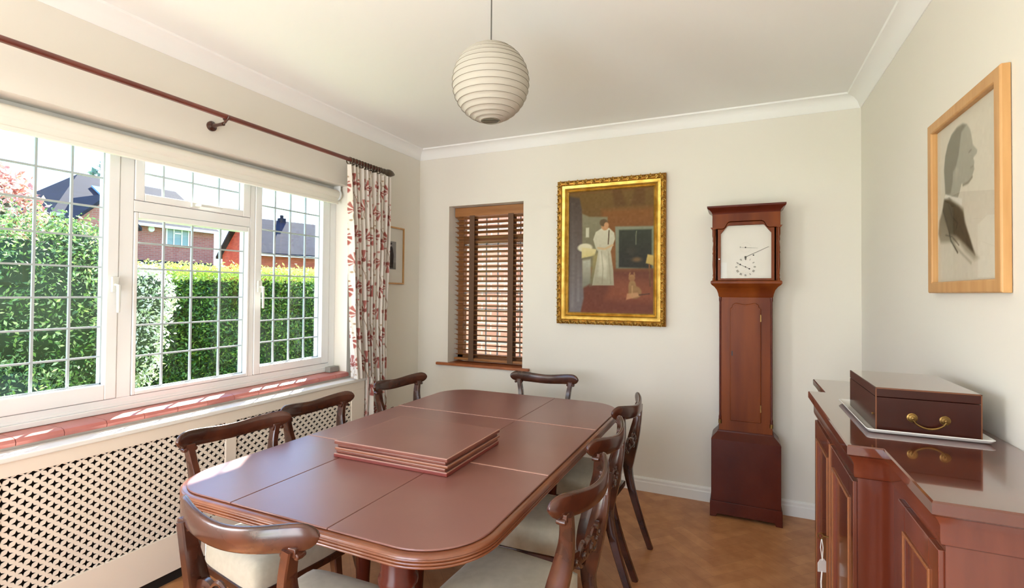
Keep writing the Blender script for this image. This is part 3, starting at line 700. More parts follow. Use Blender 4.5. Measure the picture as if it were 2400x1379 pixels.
tr = MB(); loopring(tr, [(.152, .172, .53), (.152, .172, 1.405)]); 
trk = tr.build('trunk', m_mahog, ck, bevel=.002)
for sx in (-1, 1):
    MB().lathe([(0, .0), (.008, 0), (.008, .02), (.006, .03), (.006, .75), (.008, .76), (.008, .78), (0, .78)], sx*.146, -.172, .60, 12).build('corner_column', m_mahogd, ck, smooth=40)
    MB().lathe([(0, .575), (.010, .575), (.010, .60), (0, .60)], sx*.146, -.172, 0, 12).build('column_base', m_brass, ck, smooth=40)
dz0, dz1 = .60, 1.355
dp = [(-.088, dz0), (.088, dz0), (.088, dz1-.045), (.078, dz1-.040), (.074, dz1-.022), (.055, dz1-.010), (.030, dz1-.016), (0, dz1-.022), (-.030, dz1-.016), (-.055, dz1-.010), (-.074, dz1-.022), (-.078, dz1-.040), (-.088, dz1-.045)]
dr = MB().prism(dp, -.182, -.171, 1).build('trunk_door', m_mahog, ck, bevel=.004)
sc = .93
MB().prism([(x*.9, dz0+.012+(z-dz0)*.968) for x, z in dp], -.1835, -.182, 1).build('door_panel', m_mahog, dr, bevel=.001)
MB().box(-.079, -.073, -.1855, -.1835, 1.01, 1.04).build('escutcheon', m_blk, dr)
for z in (.69, 1.25): MB().box(.083, .089, -.186, -.18, z-.022, z+.022).build('hinge', m_brass, dr)
# hood
hd_ = MB(); loopring(hd_, [(.150, .170, 1.375), (.156, .176, 1.385), (.158, .180, 1.40), (.166, .190, 1.425), (.180, .206, 1.445), (.194, .222, 1.456), (.201, .230, 1.466), (.201, .230, 1.478), (.195, .224, 1.484)])
hd_.build('hood_base_moulding', m_mahog, ck, smooth=35)
hb = MB(); hb.box(-.186, -.170, -.195, -FB, 1.484, 1.92); hb.box(.170, .186, -.195, -FB, 1.484, 1.92); hb.box(-.186, .186, -FB-.01, -FB, 1.484, 1.92); hb.box(-.186, .186, -.19, -FB, 1.90, 1.92)
hood = hb.build('hood_case', m_mahog, ck, bevel=.001)
fz = [(-.192, 1.925), (-.192, 1.812), (-.130, 1.812), (-.118, 1.820), (-.104, 1.848), (-.090, 1.856), (.090, 1.856), (.104, 1.848), (.118, 1.820), (.130, 1.812), (.192, 1.812), (.192, 1.925)]
MB().prism(fz, -.216, -.195, 1).build('frieze', m_mahog, ck, bevel=.003)
ct = MB(); loopring(ct, [(.192, .216, 1.905), (.196, .220, 1.918), (.206, .230, 1.930), (.218, .242, 1.938), (.222, .247, 1.944), (.222, .247, 1.955)]); ct.build('cornice', m_mahogd, ck, smooth=35)
# hood door frame
o_ = [(-.160, 1.486), (.160, 1.486), (.160, 1.81), (.126, 1.81), (.116, 1.818), (.102, 1.846), (.088, 1.853), (-.088, 1.853), (-.102, 1.846), (-.116, 1.818), (-.126, 1.81), (-.160, 1.81)]
i_ = [(-.143, 1.498), (.143, 1.498), (.143, 1.78), (.140, 1.783), (.137, 1.786), (.104, 1.829), (.100, 1.831), (-.100, 1.831), (-.104, 1.829), (-.137, 1.786), (-.140, 1.783), (-.143, 1.78)]
mb = MB(); n = 12; vs = []
for yy in (-.212, -.196):
    for lst in (o_, i_): vs += [(x, yy, z) for x, z in lst]
fs = []
for k in range(n):
    q2 = (k+1) % n; fs += [(k, q2, n+q2, n+k), (2*n+k, 2*n+q2, 3*n+q2, 3*n+k), (k, q2, 2*n+q2, 2*n+k), (n+k, n+q2, 3*n+q2, 3*n+k)]
hdr = mb.add(vs, fs).build('hood_door', m_mahog, ck, bevel=.002)
MB().lathe([(0, -.006), (.004, -.006), (.005, 0), (.004, .004), (0, .004)], -.151, -.214, 1.62, 10, axis=1).build('door_knob', m_white, hdr, smooth=40)
MB().prism([(x*1.01, z) for x, z in i_], -.206, -.204, 1).build('dial_glass', m_pglass, hdr)
MB().prism([(x*1.02, z+(.004 if z > 1.6 else -.004)) for x, z in i_], -.193, -.190, 1).build('dial', m_dial, ck)
dy = -.1945
def bar(mb, x0, z0, x1, z1, w, w2=None, y=dy, t=.0012):
    L = math.hypot(x1-x0, z1-z0); nx_, nz_ = -(z1-z0)/L, (x1-x0)/L; w2 = w if w2 is None else w2
    mb.prism([(x0+nx_*w/2, z0+nz_*w/2), (x1+nx_*w2/2, z1+nz_*w2/2), (x1-nx_*w2/2, z1-nz_*w2/2), (x0-nx_*w/2, z0-nz_*w/2)], y-t, y, 1)
def disc(mb, x, z, r, y=dy, t=.0014, n=12): mb.prism(circ(r, n, x, z), y-t, y, 1)
mn = MB(); bar(mn, 0, 1.632, .130, 1.694, .0030, .0016); disc(mn, 0, 1.632, .006); bar(mn, 0, 1.632, .001, 1.612, .005, .003); mn.build('minute_hand', m_ink, ck)
sh = MB(); bar(sh, -.030, 1.694, .070, 1.686, .0012, .0008); disc(sh, 0, 1.692, .0045); disc(sh, -.030, 1.6945, .0025); sh.build('seconds_hand', m_ink, ck)
hh = MB(); hc = (0, 1.570); bar(hh, .022, hc[1]-.012, -.048, hc[1]+.024, .0022, .0014); disc(hh, *hc, .0042); disc(hh, .022, hc[1]-.012, .0045); disc(hh, -.030, hc[1]+.0155, .0048); hh.build('hour_hand', m_ink, ck)
MB().prism(circ(.0045, 12, .045, 1.643), dy-.001, dy+.001, 1).build('winding_hole', m_blk, ck)
NUM = {1: 'I', 2: 'II', 3: 'III', 4: 'IIII', 5: 'V', 6: 'VI', 7: 'VII', 8: 'VIII', 9: 'IX', 10: 'X', 11: 'XI', 12: 'XII'}
nm = MB()
for k, s_ in NUM.items():
    a = k*pi/6; r0 = .052; hh_ = .0062; ux, uz = math.sin(a), math.cos(a); tx, tz = uz, -ux
    wd = {'I': .0034, 'V': .0062, 'X': .0062}; tot = sum(wd[c] for c in s_); p = -tot/2
    def pt(u, v): return (hc[0]+ux*(r0+v)+tx*u, hc[1]+uz*(r0+v)+tz*u)
    for c in s_:
        ww = wd[c]; m_ = p+ww/2
        if c == 'I': bar(nm, *pt(m_, -hh_), *pt(m_, hh_), .0017)
        if c == 'V': bar(nm, *pt(m_-ww*.4, hh_), *pt(m_, -hh_), .0017); bar(nm, *pt(m_+ww*.4, hh_), *pt(m_, -hh_), .0009)
        if c == 'X': bar(nm, *pt(m_-ww*.4, hh_), *pt(m_+ww*.4, -hh_), .0017); bar(nm, *pt(m_+ww*.4, hh_), *pt(m_-ww*.4, -hh_), .0009)
        p += ww
m_inks = mat('faded_ink', (104, 100, 90), .7)
nm.build('hour_numerals', m_inks, ck)
rg_ = MB(); sg_ = MB()
for k in range(60):
    a = k*pi/30
    if abs(math.sin(a)*.126) < .138: bar(rg_, math.sin(a)*.124, 1.662+math.cos(a)*.124, math.sin(a)*.128, 1.662+math.cos(a)*.128, .0005, t=.0006)
    bar(sg_, math.sin(a)*.030, 1.692+math.cos(a)*.030, math.sin(a)*.032, 1.692+math.cos(a)*.032, .0004, t=.0006)
sg_.build('second_marks', m_inks, ck)
rg_.build('minute_marks', mat('pale_dial_engraving', (186, 180, 166), .6), ck)
col_ = MB(); col_.lathe([(0, 0), (.0085, 0), (.0085, .012), (.005, .018), (.0065, .03), (.0075, .036), (.005, .040), (.0085, .10), (.0065, .165), (.0085, .170), (.0085, .176), (.006, .182), (.0075, .20), (.0045, .24), (.0075, .252), (.0065, .27), (.0095, .285), (.0095, .326), (0, .326)], 0, 0, 0, 14)
c0 = col_.build('hood_column', m_mahog, ck, smooth=40); c0.location = (-.183, -.206, 1.484)
c1 = c0.copy(); C.objects.link(c1); c1.parent = ck; c1.location = (.183, -.206, 1.484)
for sx in (-1, 1): 
    mb = MB(); mb.prism([(-.012, 0), (.012, 0), (.016, .008), (.020, .012), (-.020, .012), (-.016, .008)], -.014, .014, 1); k_ = mb.build('column_capital', m_mahog, ck); k_.location = (sx*.183, -.206, 1.810)

# ------------------------------------------------------------------ paper lantern
ln = empty('paper_lantern', 'round white paper lantern lampshade hanging on a flex', 'lamp', (-.882, 1.727, 2.2175))
R = .150; pr_ = []
nr = 17
N = 17*6
mb = MB()
ths = [math.radians(14)+(math.radians(166)-math.radians(14))*k/N for k in range(N+1)]
for k, t in enumerate(ths):
    f = (k % 6)/6; sag = -.0022*math.sin(f*pi)
    pr_.append(((R+sag)*math.sin(t), (R+sag)*1.02*math.cos(t)))
seg = 64; vs = []
for r, z in pr_:
    for k in range(seg): vs.append((r*math.cos(2*pi*k/seg), r*math.sin(2*pi*k/seg), z))
fs = [(i*seg+k, i*seg+(k+1) % seg, (i+1)*seg+(k+1) % seg, (i+1)*seg+k) for i in range(len(pr_)-1) for k in range(seg)]
mb.add(vs, fs).build('paper_shade', m_paper, ln, smooth=60)
rbm = MB()
for i in range(1, 17):
    t = math.radians(14)+math.radians(152)*i/17; rr = R*math.sin(t)+.0006; z = R*1.02*math.cos(t)
    rbm.tube([(rr*math.cos(a), rr*math.sin(a), z+.0035*math.sin(a+.5)) for a in np.linspace(0, 2*pi, 48, endpoint=False)], .0009, 5, closed=True)
rbm.build('wire_ribs', m_wire, ln)
for sg in (1, -1):
    rr = R*math.sin(math.radians(14)); MB().tube([(rr*math.cos(a), rr*math.sin(a), sg*R*1.02*math.cos(math.radians(14))) for a in np.linspace(0, 2*pi, 32, endpoint=False)], .0022, 6, closed=True).build('end_ring', m_wire, ln)
MB().tube([(0, 0, .06), (0, 0, ZC-2.2175-.02)], .0028, 8).build('flex', m_cord, ln)
MB().lathe([(0, ZC-2.2175-.035), (.012, ZC-2.2175-.035), (.04, ZC-2.2175-.008), (.042, ZC-2.2175), (0, ZC-2.2175)], seg=20).build('ceiling_rose', m_white, ln, smooth=40)
MB().lathe([(0, -.02), (.02, -.02), (.022, .02), (.012, .06), (0, .06)], seg=16).lathe([(0, -.08), (.015, -.078), (.03, -.055), (.026, -.03), (.016, -.02), (0, -.02)], seg=16).build('bulb_holder', m_white, ln, smooth=40)

# ------------------------------------------------------------------ dining table
TX0, TX1, TY0, TY1, TZ = -1.785, -.595, 1.03, 2.955, .740
tb = empty('dining_table', 'long mahogany extending dining table with rounded corners and reeded edge', 'table', (-1.19, 1.99, 0))
def tl_(p): return [(x+1.19, y-1.99) for x, y in p]
def reeded(mb, loop_fn, prof):
    rings = [(loop_fn(d), z) for d, z in prof]; n = len(rings[0][0]); vs = []
    for lp, z in rings: vs += [(x, y, z) for x, y in lp]
    m = len(rings); fs = [(i*n+k, i*n+(k+1) % n, (i+1)*n+(k+1) % n, (i+1)*n+k) for i in range(m-1) for k in range(n)]
    fs += [tuple(range(n))[::-1], tuple((m-1)*n+k for k in range(n))]; mb.add(vs, fs)
rp = [(.045, .703), (.008, .703)]
for z0 in (.704, .7125, .721):
    for k in range(5): a = -pi/2+pi*k/4; rp.append((.0042-.0042*math.cos(a)*1.0, z0+.004+.004*math.sin(a)))
for k in range(5): a = pi/2*k/4; rp.append((.010-.010*math.cos(a), .7295+.0095*math.sin(a)))
def tloop(d, y0=TY0, y1=TY1): return tl_(rrect(TX0+d, TX1-d, y0+d, y1-d, .21-d, 14))
mb = MB(); reeded(mb, lambda d: tloop(d), rp); mb.build('tabletop', m_tabw, tb, smooth=35)
ap = MB(); lo = tl_(rrect(TX0+.11, TX1-.11, TY0+.11, TY1-.11, .12, 12)); li = tl_(rrect(TX0+.13, TX1-.13, TY0+.13, TY1-.13, .10, 12)); n = len(lo)
vs = [(x, y, z) for z in (.645, .702) for l_ in (lo, li) for x, y in l_]; fs = []
for k in range(n):
    q2 = (k+1) % n; fs += [(k, q2, 2*n+q2, 2*n+k), (n+k, n+q2, 3*n+q2, 3*n+k), (k, q2, n+q2, n+k)]
ap.add(vs, fs).build('apron', m_mahogd, tb, smooth=40)
lp = [(0, 0), (.014, 0), (.018, .02), (.024, .05), (.020, .06), (.028, .07), (.022, .085), (.026, .12), (.040, .42), (.044, .47), (.036, .49), (.050, .505), (.052, .515), (.038, .53), (.046, .545), (.046, .575), (.056, .585), (.056, .60), (.050, .61), (.050, .702), (0, .702)]
l0 = MB().lathe(lp, seg=20).build('leg', m_mahogd, tb, smooth=40)
for i, (x, y) in enumerate([(-.87, 1.16), (-1.08, 1.53), (-.86, 2.36), (-1.47, 2.36), (-1.19, 2.36), (-1.46, 1.70)]):
    o = l0 if i == 0 else l0.copy()
    if i: C.objects.link(o); o.parent = tb
    o.location = (x+1.19, y-1.99, 0)
MB().tube([(-.02, -.70, .70), (-.02, -.70, .655), (.03, -.72, .645), (.06, -.74, .655)], .006, 8).build('leaf_clip', m_brass, tb, smooth=40)

# pads on the table
def pad(x0, x1, y0, y1, label, zb=TZ, th=.006):
    g = .0011; inset = .019
    p = rrect(TX0+inset, TX1-inset, TY0+inset, TY1-inset, .21-inset, 14)
    p = clip_poly(p, 0, x1-g, True); p = clip_poly(p, 0, x0+g, False); p = clip_poly(p, 1, y1-g, True); p = clip_poly(p, 1, y0+g, False)
    c = (sum(a for a, b in p)/len(p), sum(b for a, b in p)/len(p)); q = [(a-c[0], b-c[1]) for a, b in p]
    r = empty('table_pad', label, 'table pad', (c[0], c[1], zb), 0)
    r['group'] = 'brown protective pads laid over the table top'
    MB().prism(q, .0004, th, 2).build('pad_top', m_pad, r, bevel=.0022)
    return r, c
XM1, XM2, YS1, YS2 = -1.42, -1.028, 1.685, 2.34
pad(-1.8, XM1, 1.0, YS1, 'brown leather table pad at the near left corner, lit by the window')
pad(XM1, XM2, 1.0, YS1, 'brown table pad in the middle of the near end behind the front chair')
pad(XM2, -.5, 1.0, YS1, 'brown table pad with rounded corner at the near right of the table')
pad(-1.8, XM2, YS1, YS2, 'wide brown table pad under the stack of boards')
pad(XM2, -.5, YS1, YS2, 'brown table pad in the middle of the right side, right of the stack')
pad(-1.8, XM2, YS2, 3.0, 'wide brown table pad at the far left corner of the table')
pad(XM2, -.5, YS2, 3.0, 'small brown table pad at the far right corner of the table')
# pale edge strips where the sections of the table meet
for yy, nm_ in ((YS1, 'near'), (YS2, 'far')):
    MB().prism([(yy-.005-1.99, TZ+.001), (yy+.005-1.99, TZ+.001), (yy+.0032-1.99, TZ+.0078), (yy-.0032-1.99, TZ+.0078)], TX0+.02+1.19, TX1-.02+1.19, 0).build('joint_strip', m_pink, tb)

# stack of boards
zb = TZ+.0062
stk = [((-1.448, -.932, 1.507, 1.935), .016, .6, 'dark red bottom board of the stack on the table'), ((-1.440, -.936, 1.512, 1.93), .012, -.5, 'second lowest brown board in the stack on the table'),
       ((-1.446, -.930, 1.510, 1.94), .010, .4, 'middle tan edged board in the stack on the table'), ((-1.436, -.938, 1.515, 1.928), .011, -.3, 'second from top board in the stack on the table'), ((-1.448, -.930, 1.509, 1.938), .014, .2, 'brown leather topped board on top of the stack on the table')]
m_e = [mat('board_edge_red', (122, 50, 42), .4), m_padedge, mat('board_edge_tan', (142, 84, 56), .5), m_padedge, m_padedge]
for i, ((x0, x1, y0, y1), th, rz, lb) in enumerate(stk):
    cx, cy = (x0+x1)/2, (y0+y1)/2
    r = empty('stacked_board', lb, 'board', (cx, cy, zb), math.radians(rz), 'boards stacked on the table')
    MB().box(x0-cx, x1-cx, y0-cy, y1-cy, .0002, th-.0015).build('board_core', m_e[i], r, bevel=.003)
    MB().box(x0-cx+.0005, x1-cx-.0005, y0-cy+.0005, y1-cy-.0005, th-.0035, th-.0004).build('pale_rim', m_pink, r, bevel=.0015)
    MB().box(x0-cx+.0045, x1-cx-.0045, y0-cy+.0045, y1-cy-.0045, th-.003, th).build('leather_face', m_pad, r, bevel=.001)
    zb += th+.0003

# ------------------------------------------------------------------ chairs
def make_chair():
    ch = empty('dining_chair', 'x', 'chair', (0, 0, 0), 0, 'matching mahogany dining chairs round the table')
    # upholstered seat
    nx, ny = 14, 14; top = []; vs = []
    def outline(u, v):
        y = -.185+.385*v; hw = .168+.022*v
        return (u*hw*2-hw, y)
    mb = MB(); g = []
    for i in range(nx+1):
        for j in range(ny+1):
            u, v = i/nx, j/ny
            # superellipse remap for rounded corners
            a, b = 2*u-1, 2*v-1; k = .10; a2 = a*math.sqrt(1-k*b*b*abs(b)**3); b2 = b*math.sqrt(1-k*a*a*abs(a)**3)
            hw = .170+.022*(b2+1)/2; x = a2*hw; y = .008+b2*.192
            e = (1-abs(a)**5)*(1-abs(b)**5); z = .425+.026*e**.45+.010*(1-a*a)*(1-b*b)
            g.append((x, y, z))
    idx = lambda i, j: i*(ny+1)+j
    fs = [(idx(i, j), idx(i+1, j), idx(i+1, j+1), idx(i, j+1)) for i in range(nx) for j in range(ny)]
    per = [idx(i, 0) for i in range(nx)]+[idx(nx, j) for j in range(ny)]+[idx(i, ny) for i in range(nx, 0, -1)]+[idx(0, j) for j in range(ny, 0, -1)]
    o0 = len(g); g += [(g[k][0]*1.005, g[k][1], .345) for k in per]; n = len(per)
    fs += [(per[k], per[(k+1) % n], o0+(k+1) % n, o0+k) for k in range(n)]+[tuple(o0+k for k in range(n))]
    mb.add(g, fs).build('seat', m_seat, ch, smooth=70)
    # seat frame
    fr = MB()
    of = [(-.176, -.195), (.176, -.195), (.198, .203), (-.198, .203)]; inf = [(-.15, -.165), (.15, -.165), (.172, .178), (-.172, .178)]
    vs = [(x, y, z) for z in (.318, .347) for l_ in (of, inf) for x, y in l_]; fs = []
    for k in range(4):
        q2 = (k+1) % 4; fs += [(k, q2, 8+q2, 8+k), (4+k, 4+q2, 12+q2, 12+k), (k, q2, 4+q2, 4+k), (8+k, 8+q2, 12+q2, 12+k)]
    fr.add(vs, fs).build('seat_frame', m_chair, ch, bevel=.004)
    # rear legs run up into the back posts
    for sx in (-1, 1):
        key = [(.172, -.335, .0, .011, .014), (.176, -.285, .13, .012, .016), (.182, -.235, .28, .013, .019), (.186, -.207, .40, .014, .024), (.184, -.212, .47, .015, .030), (.172, -.232, .56, .016, .031), (.166, -.250, .64, .015, .027), (.172, -.262, .71, .014, .021), (.186, -.266, .785, .014, .018)]
        P = smooth_path(key, 5)
        path = [(sx*p[0], p[1], p[2]) for p in P]; sc = [(p[4], p[3]) for p in P]
        # section: a along side (depth), b along up=x
        mb = MB(); mb.sweep(path, [(-1, -.75), (-.8, -1), (.8, -1), (1, -.75), (1, .75), (.8, 1), (-.8, 1), (-1, .75)], up=(1, 0, 0), scales=sc)
        mb.build('rear_leg', m_chair, ch, smooth=40)
        # front sabre leg
        key = [(.176, .265, .0, .012, .012), (.176, .222, .11, .013, .014), (.176, .184, .22, .016, .017), (.172, .174, .30, .018, .020), (.172, .172, .340, .018, .020)]
        P = smooth_path(key, 5); mb = MB(); mb.sweep([(sx*p[0], p[1], p[2]) for p in P], [(-1, -.75), (-.75, -1), (.75, -1), (1, -.75), (1, .75), (.75, 1), (-.75, 1), (-1, .75)], up=(1, 0, 0), scales=[(p[4], p[3]) for p in P])
        mb.build('front_leg', m_chair, ch, smooth=40)
        # scroll bracket under the crest
        mb = MB(); yb_ = -.262
        mb.lathe([(0, -.014), (.009, -.014), (.011, 0), (.009, .014), (0, .014)], sx*.168, yb_, .770, 12, axis=1)
        mb.lathe([(0, -.014), (.008, -.014), (.010, 0), (.008, .014), (0, .014)], sx*.206, yb_+.004, .770, 12, axis=1)
        mb.box(sx*.187-.020, sx*.187+.020, yb_-.012, yb_+.014, .768, .790)
        mb.build('scroll_bracket', m_chair, ch, smooth=50, bevel=.002)
    # crest rail : bowed in plan, dipped in the middle, rounded ends
    W2 = .243; n = 36; path = []; sc = []
    for k in range(n+1):
        t = -1+2*k/n; t = math.sin(t*pi/2)
        x = W2*t; y = -.300+.066*abs(t)**2.2; z = .8085-.016*math.cos(t*pi/2)**2+.003*abs(t)
        e = max(0, 1-((abs(t)-.80)/.20)**2) if abs(t) > .80 else 1
        e = max(.10, math.sqrt(e)); path.append((x, y, z)); sc.append((.6+.4*e, e*(1-.10*math.cos(t*pi/2)**2)))
    sect = [(-.007, -.032), (-.002, -.035), (.005, -.034), (.009, -.028), (.010, 0), (.009, .026), (.005, .033), (-.002, .035), (-.007, .031), (-.009, .010), (-.009, -.012)]
    MB().sweep(path, sect, up=(0, 0, 1), scales=sc).build('crest_rail', m_chair, ch, smooth=60)
    # carved middle rail
    mb = MB(); path = []; sc = []
    for k in range(25):
        t = -1+2*k/24; path.append((.162*t, -.268+.022*t*t, .615+.006*math.cos(t*pi*3))); sc.append((1, .75+.35*abs(math.cos(t*pi*1.5))))
    mb.sweep(path, [(-.007, -.020), (.007, -.020), (.009, 0), (.007, .020), (-.007, .020), (-.009, 0)], scales=sc)
    for t, r in ((0, .020), (-.36, .013), (.36, .013), (-.66, .012), (.66, .012)):
        yy = -.268+.022*t*t; mb.lathe([(0, -.013), (r*.5, -.014), (r*.7, -.009), (r, -.010), (r, .010), (r*.7, .009), (r*.5, .014), (0, .013)], .162*t, yy, .615, 14, axis=1)
    for sx in (-1, 1):
        for s2 in (-1, 1):
            pts = [(sx*(.02+.07*q2), -.266, .615+s2*(.030*math.sin(q2*pi)**.8+.004)) for q2 in np.linspace(.0, 1, 9)]
            mb.tube(pts, [.004+.003*math.sin(k*pi/8) for k in range(9)], 6)
    mb.build('carved_rail', m_chair, ch, smooth=45)
    return ch
ch0 = make_chair()
lbls = [((-.542, 2.652), 87, 'dining chair at the far right of the table, nearest the back wall skirting'),
        ((-.510, 2.070), 89, 'dining chair on the right side of the table, between two others'),
        ((-.453, 1.520), 87, 'nearest dining chair on the right side, large beige seat showing'),
        ((-1.925, 1.458), -97, 'dining chair in front of the grille, sunlit top rail'),
        ((-1.962, 1.945), -91, 'dining chair by the far end of the grille, dark top rail'),
        ((-1.985, 2.665), -96, 'dining chair beside the foot of the flowered curtain'),
        ((-1.22, 3.224), 184, 'dining chair at the far end of the table under the wooden blind'),
        ((-1.155, .898), 2, 'dining chair seen from behind at the near end of the table')]
for i, ((mx, my), rz, lb) in enumerate(lbls):
    o = ch0 if i == 0 else copy_tree(ch0); th = math.radians(rz)
    o.location = (mx-.235*math.sin(th), my+.235*math.cos(th), 0); o.rotation_euler = (0, 0, th); o['label'] = lb

# ------------------------------------------------------------------ sideboard (breakfront)
SBT = .994
sb = empty('sideboard', 'polished mahogany breakfront sideboard against the right wall', 'sideboard', (XR, 2.02, 0))
def sl_(p): return [(x-XR, y-2.02) for x, y in p]
def outline(d):   # d = inset of front faces (overhang amount)
    b = XR-.003
    return sl_([(b, 1.248+d), (b, 2.792-d), (.330+d, 2.792-d), (.330+d, 2.435-d), (.270+d, 2.435-d), (.270+d, 1.612+d), (.350+d, 1.612+d), (.350+d, 1.248+d)])
def slab(prof, name, m, smooth=30):
    vs = []; n = 8
    for d, z in prof: vs += [(x, y, z) for x, y in outline(d)]
    mm = len(prof); fs = [(i*n+k, i*n+(k+1) % n, (i+1)*n+(k+1) % n, (i+1)*n+k) for i in range(mm-1) for k in range(n)]+[tuple(range(n))[::-1], tuple((mm-1)*n+k for k in range(n))]
    return MB().add(vs, fs).build(name, m, sb, smooth=smooth)
slab([(.004, SBT-.030), (.0, SBT-.026), (0, SBT-.004), (.003, SBT)], 'top', m_sidetop)
slab([(.026, SBT-.094), (.020, SBT-.090), (.018, SBT-.080), (.018, SBT-.052), (.012, SBT-.040), (.006, SBT-.031)], 'frieze', m_side)
slab([(.030, .09), (.030, SBT-.094)], 'carcass', m_side)
slab([(.014, 0), (.014, .075), (.020, .088), (.030, .094)], 'plinth', m_side)
def door(x, y0, y1, zz0, zz1, name='door', arch=False):
    d = MB(); xr = x-XR
    ring(d, xr-.010, xr+.001, y0-2.02, y1-2.02, zz0, zz1, y0+.055-2.02, y1-.055-2.02, zz0+.07, zz1-.07)
    dr = d.build(name, m_side, sb, bevel=.002)
    MB().box(xr-.003, xr+.001, y0+.05-2.02, y1-.05-2.02, zz0+.06, zz1-.06).build('door_panel', m_side, dr)
    bd = MB(); ring(bd, xr-.014, xr-.009, y0+.047-2.02, y1-.047-2.02, zz0+.062, zz1-.062, y0+.055-2.02, y1-.055-2.02, zz0+.07, zz1-.07)
    bd.build('bead_moulding', mat('pale_bead_wood', (140, 84, 48), .3) if 'pale_bead_wood' not in bpy.data.materials else bpy.data.materials['pale_bead_wood'], dr, bevel=.0015)  # beads paler than the sideboard wood
    return dr
fx = .270+.030
d1 = door(fx, 2.032, 2.395, .11, .885); d2 = door(fx, 1.655, 2.022, .11, .885)
door(.350+.030, 1.285, 1.565, .11, .885); door(.330+.030, 2.47, 2.755, .11, .885)
MB().box(fx-XR-.014, fx-XR, 2.022-2.02, 2.032-2.02, .11, .885).build('closing_bead', bpy.data.materials['pale_bead_wood'], d1, bevel=.002)
# near end panel detail
ep = MB(); ep.box(.405-XR, .412-XR, 1.272-2.02, 1.280-2.02, .11, .78); ep.build('end_bead', bpy.data.materials['pale_bead_wood'], sb)
# key in the lock + tag hanging from it
KY, KZ = 2.075, .545
kx = fx-.006
key = MB(); key.tube([(kx, KY, KZ), (kx-.018, KY, KZ)], .0025, 8); key.tube([(kx-.018-.008+.008*math.cos(t), KY, KZ+.010*math.sin(t)) for t in np.linspace(0, 2*pi, 14, endpoint=False)], .002, 6, closed=True)
ko = key.build('key', m_brass, smooth=40); tag(ko, 'small brass key in the lock of the sideboard door', 'key')
tg = empty('key_tag', 'white card tag hanging on string from the sideboard key', 'tag', (kx-.022, KY, KZ), -.9)
MB().tube([(0, 0, -.010), (.002, .003, -.04), (.001, .001, -.085)], .0014, 6).tube([(0, -.002, -.010), (-.002, -.004, -.04), (.001, .001, -.085)], .0014, 6).build('string', m_tag, tg)
MB().prism([(-.018, -.115), (-.018, -.092), (-.008, -.080), (.008, -.080), (.018, -.092), (.018, -.130), (-.018, -.122)], -.0005, .0006, 0).build('card', m_tag, tg)
MB().tube([(0, 0, -.122), (.0, -.004, -.160), (0, -.002, -.195), (0, .008, -.212)], .0026, 6).build('string_end', m_tag, tg)

# tray and box on the sideboard
ty = empty('tray', 'white rectangular tray under the wooden box on the sideboard', 'tray', (.493, 2.005, SBT))
t0 = MB(); a_, b2_ = .147, .230
prof = [(.020, .0003), (.006, .004), (0, .012), (.0015, .0135), (.008, .007), (.022, .0035)]
vs = []; fs = []
rings = [rrect(-a_+d, a_-d, -b2_+d, b2_-d, .012, 4) for d, z in prof]; n = len(rings[0])
for (d, z), r_ in zip(prof, rings): vs += [(x, y, z) for x, y in r_]
fs = [(i*n+k, i*n+(k+1) % n, (i+1)*n+(k+1) % n, (i+1)*n+k) for i in range(len(prof)-1) for k in range(n)]+[tuple(range(n))[::-1], tuple((len(prof)-1)*n+k for k in range(n))]
t0.add(vs, fs).build('tray_body', m_white, ty, smooth=40)
bx = empty('wooden_box', 'dark mahogany writing box with brass drop handle on the tray', 'box', (.494, 1.982, SBT+.0045))
bw, bd_, bh = .122, .185, .128
MB().box(-bw, bw, -bd_, bd_, 0, .100).build('box_body', m_boxw, bx, bevel=.0015)
MB().box(-bw, bw, -bd_, bd_, .1012, bh).build('lid', m_boxw, bx, bevel=.0015)
MB().box(-bw+.002, bw-.002, -bd_+.002, bd_-.002, bh-.001, bh+.0006).build('lid_top', m_sidetop, bx)
eg = MB()
for sx in (-1, 1): eg.box(sx*bw-.0028*(sx > 0), sx*bw+.0028*(sx < 0), -bd_-.0006, -bd_+.0006, .0, bh)
eg.box(-bw, bw, -bd_-.0006, -bd_, bh-.003, bh); eg.build('edge_banding', mat('brown_banding', (112, 64, 36), .3), bx)
hn = MB(); hx = (-.035, .040); hz = .048
for x in hx: hn.lathe([(0, -.004), (.013, -.004), (.013, 0), (.010, .003), (.012, .005), (.005, .008), (.004, .014), (0, .014)][::1], x, -bd_, hz, 16, axis=1)
hn2 = MB(); 
for x in hx: hn2.lathe([(0, 0), (.013, 0), (.013, -.003), (.010, -.004), (.009, -.006), (.004, -.007), (.004, -.013), (0, -.014)], x, -bd_, hz, 16, axis=1)
bpt = [(hx[0]+(hx[1]-hx[0])*t, -bd_-.012, hz-.004-.022*math.sin(pi*t)**.6) for t in np.linspace(0, 1, 15)]
hn2.tube(bpt, [.0022+.001*math.sin(pi*k/14) for k in range(15)], 8)
hn2.build('brass_handle', m_brass, bx, smooth=50)
MB().lathe([(0, -.0035), (.003, -.0035), (.003, .0), (0, .0)], -bw, -.155, .045, 8, axis=0).build('lock_pin', m_brass, bx)

# ------------------------------------------------------------------ outdoors
GZ = -.30
lw = MB(); N_ = 24
lw.add([(-70, -30, GZ), (XL-T, -30, GZ), (XL-T, 70, GZ), (-70, 70, GZ), (30, YB+T, GZ), (30, 70, GZ), (XL-T, YB+T, GZ)], [(0, 1, 2, 3), (6, 4, 5, 2)])
lw.build('lawn', m_lawn, kind='stuff'); bpy.data.objects['lawn']['label'] = 'green lawn outside the big window'; bpy.data.objects['lawn']['category'] = 'grass'

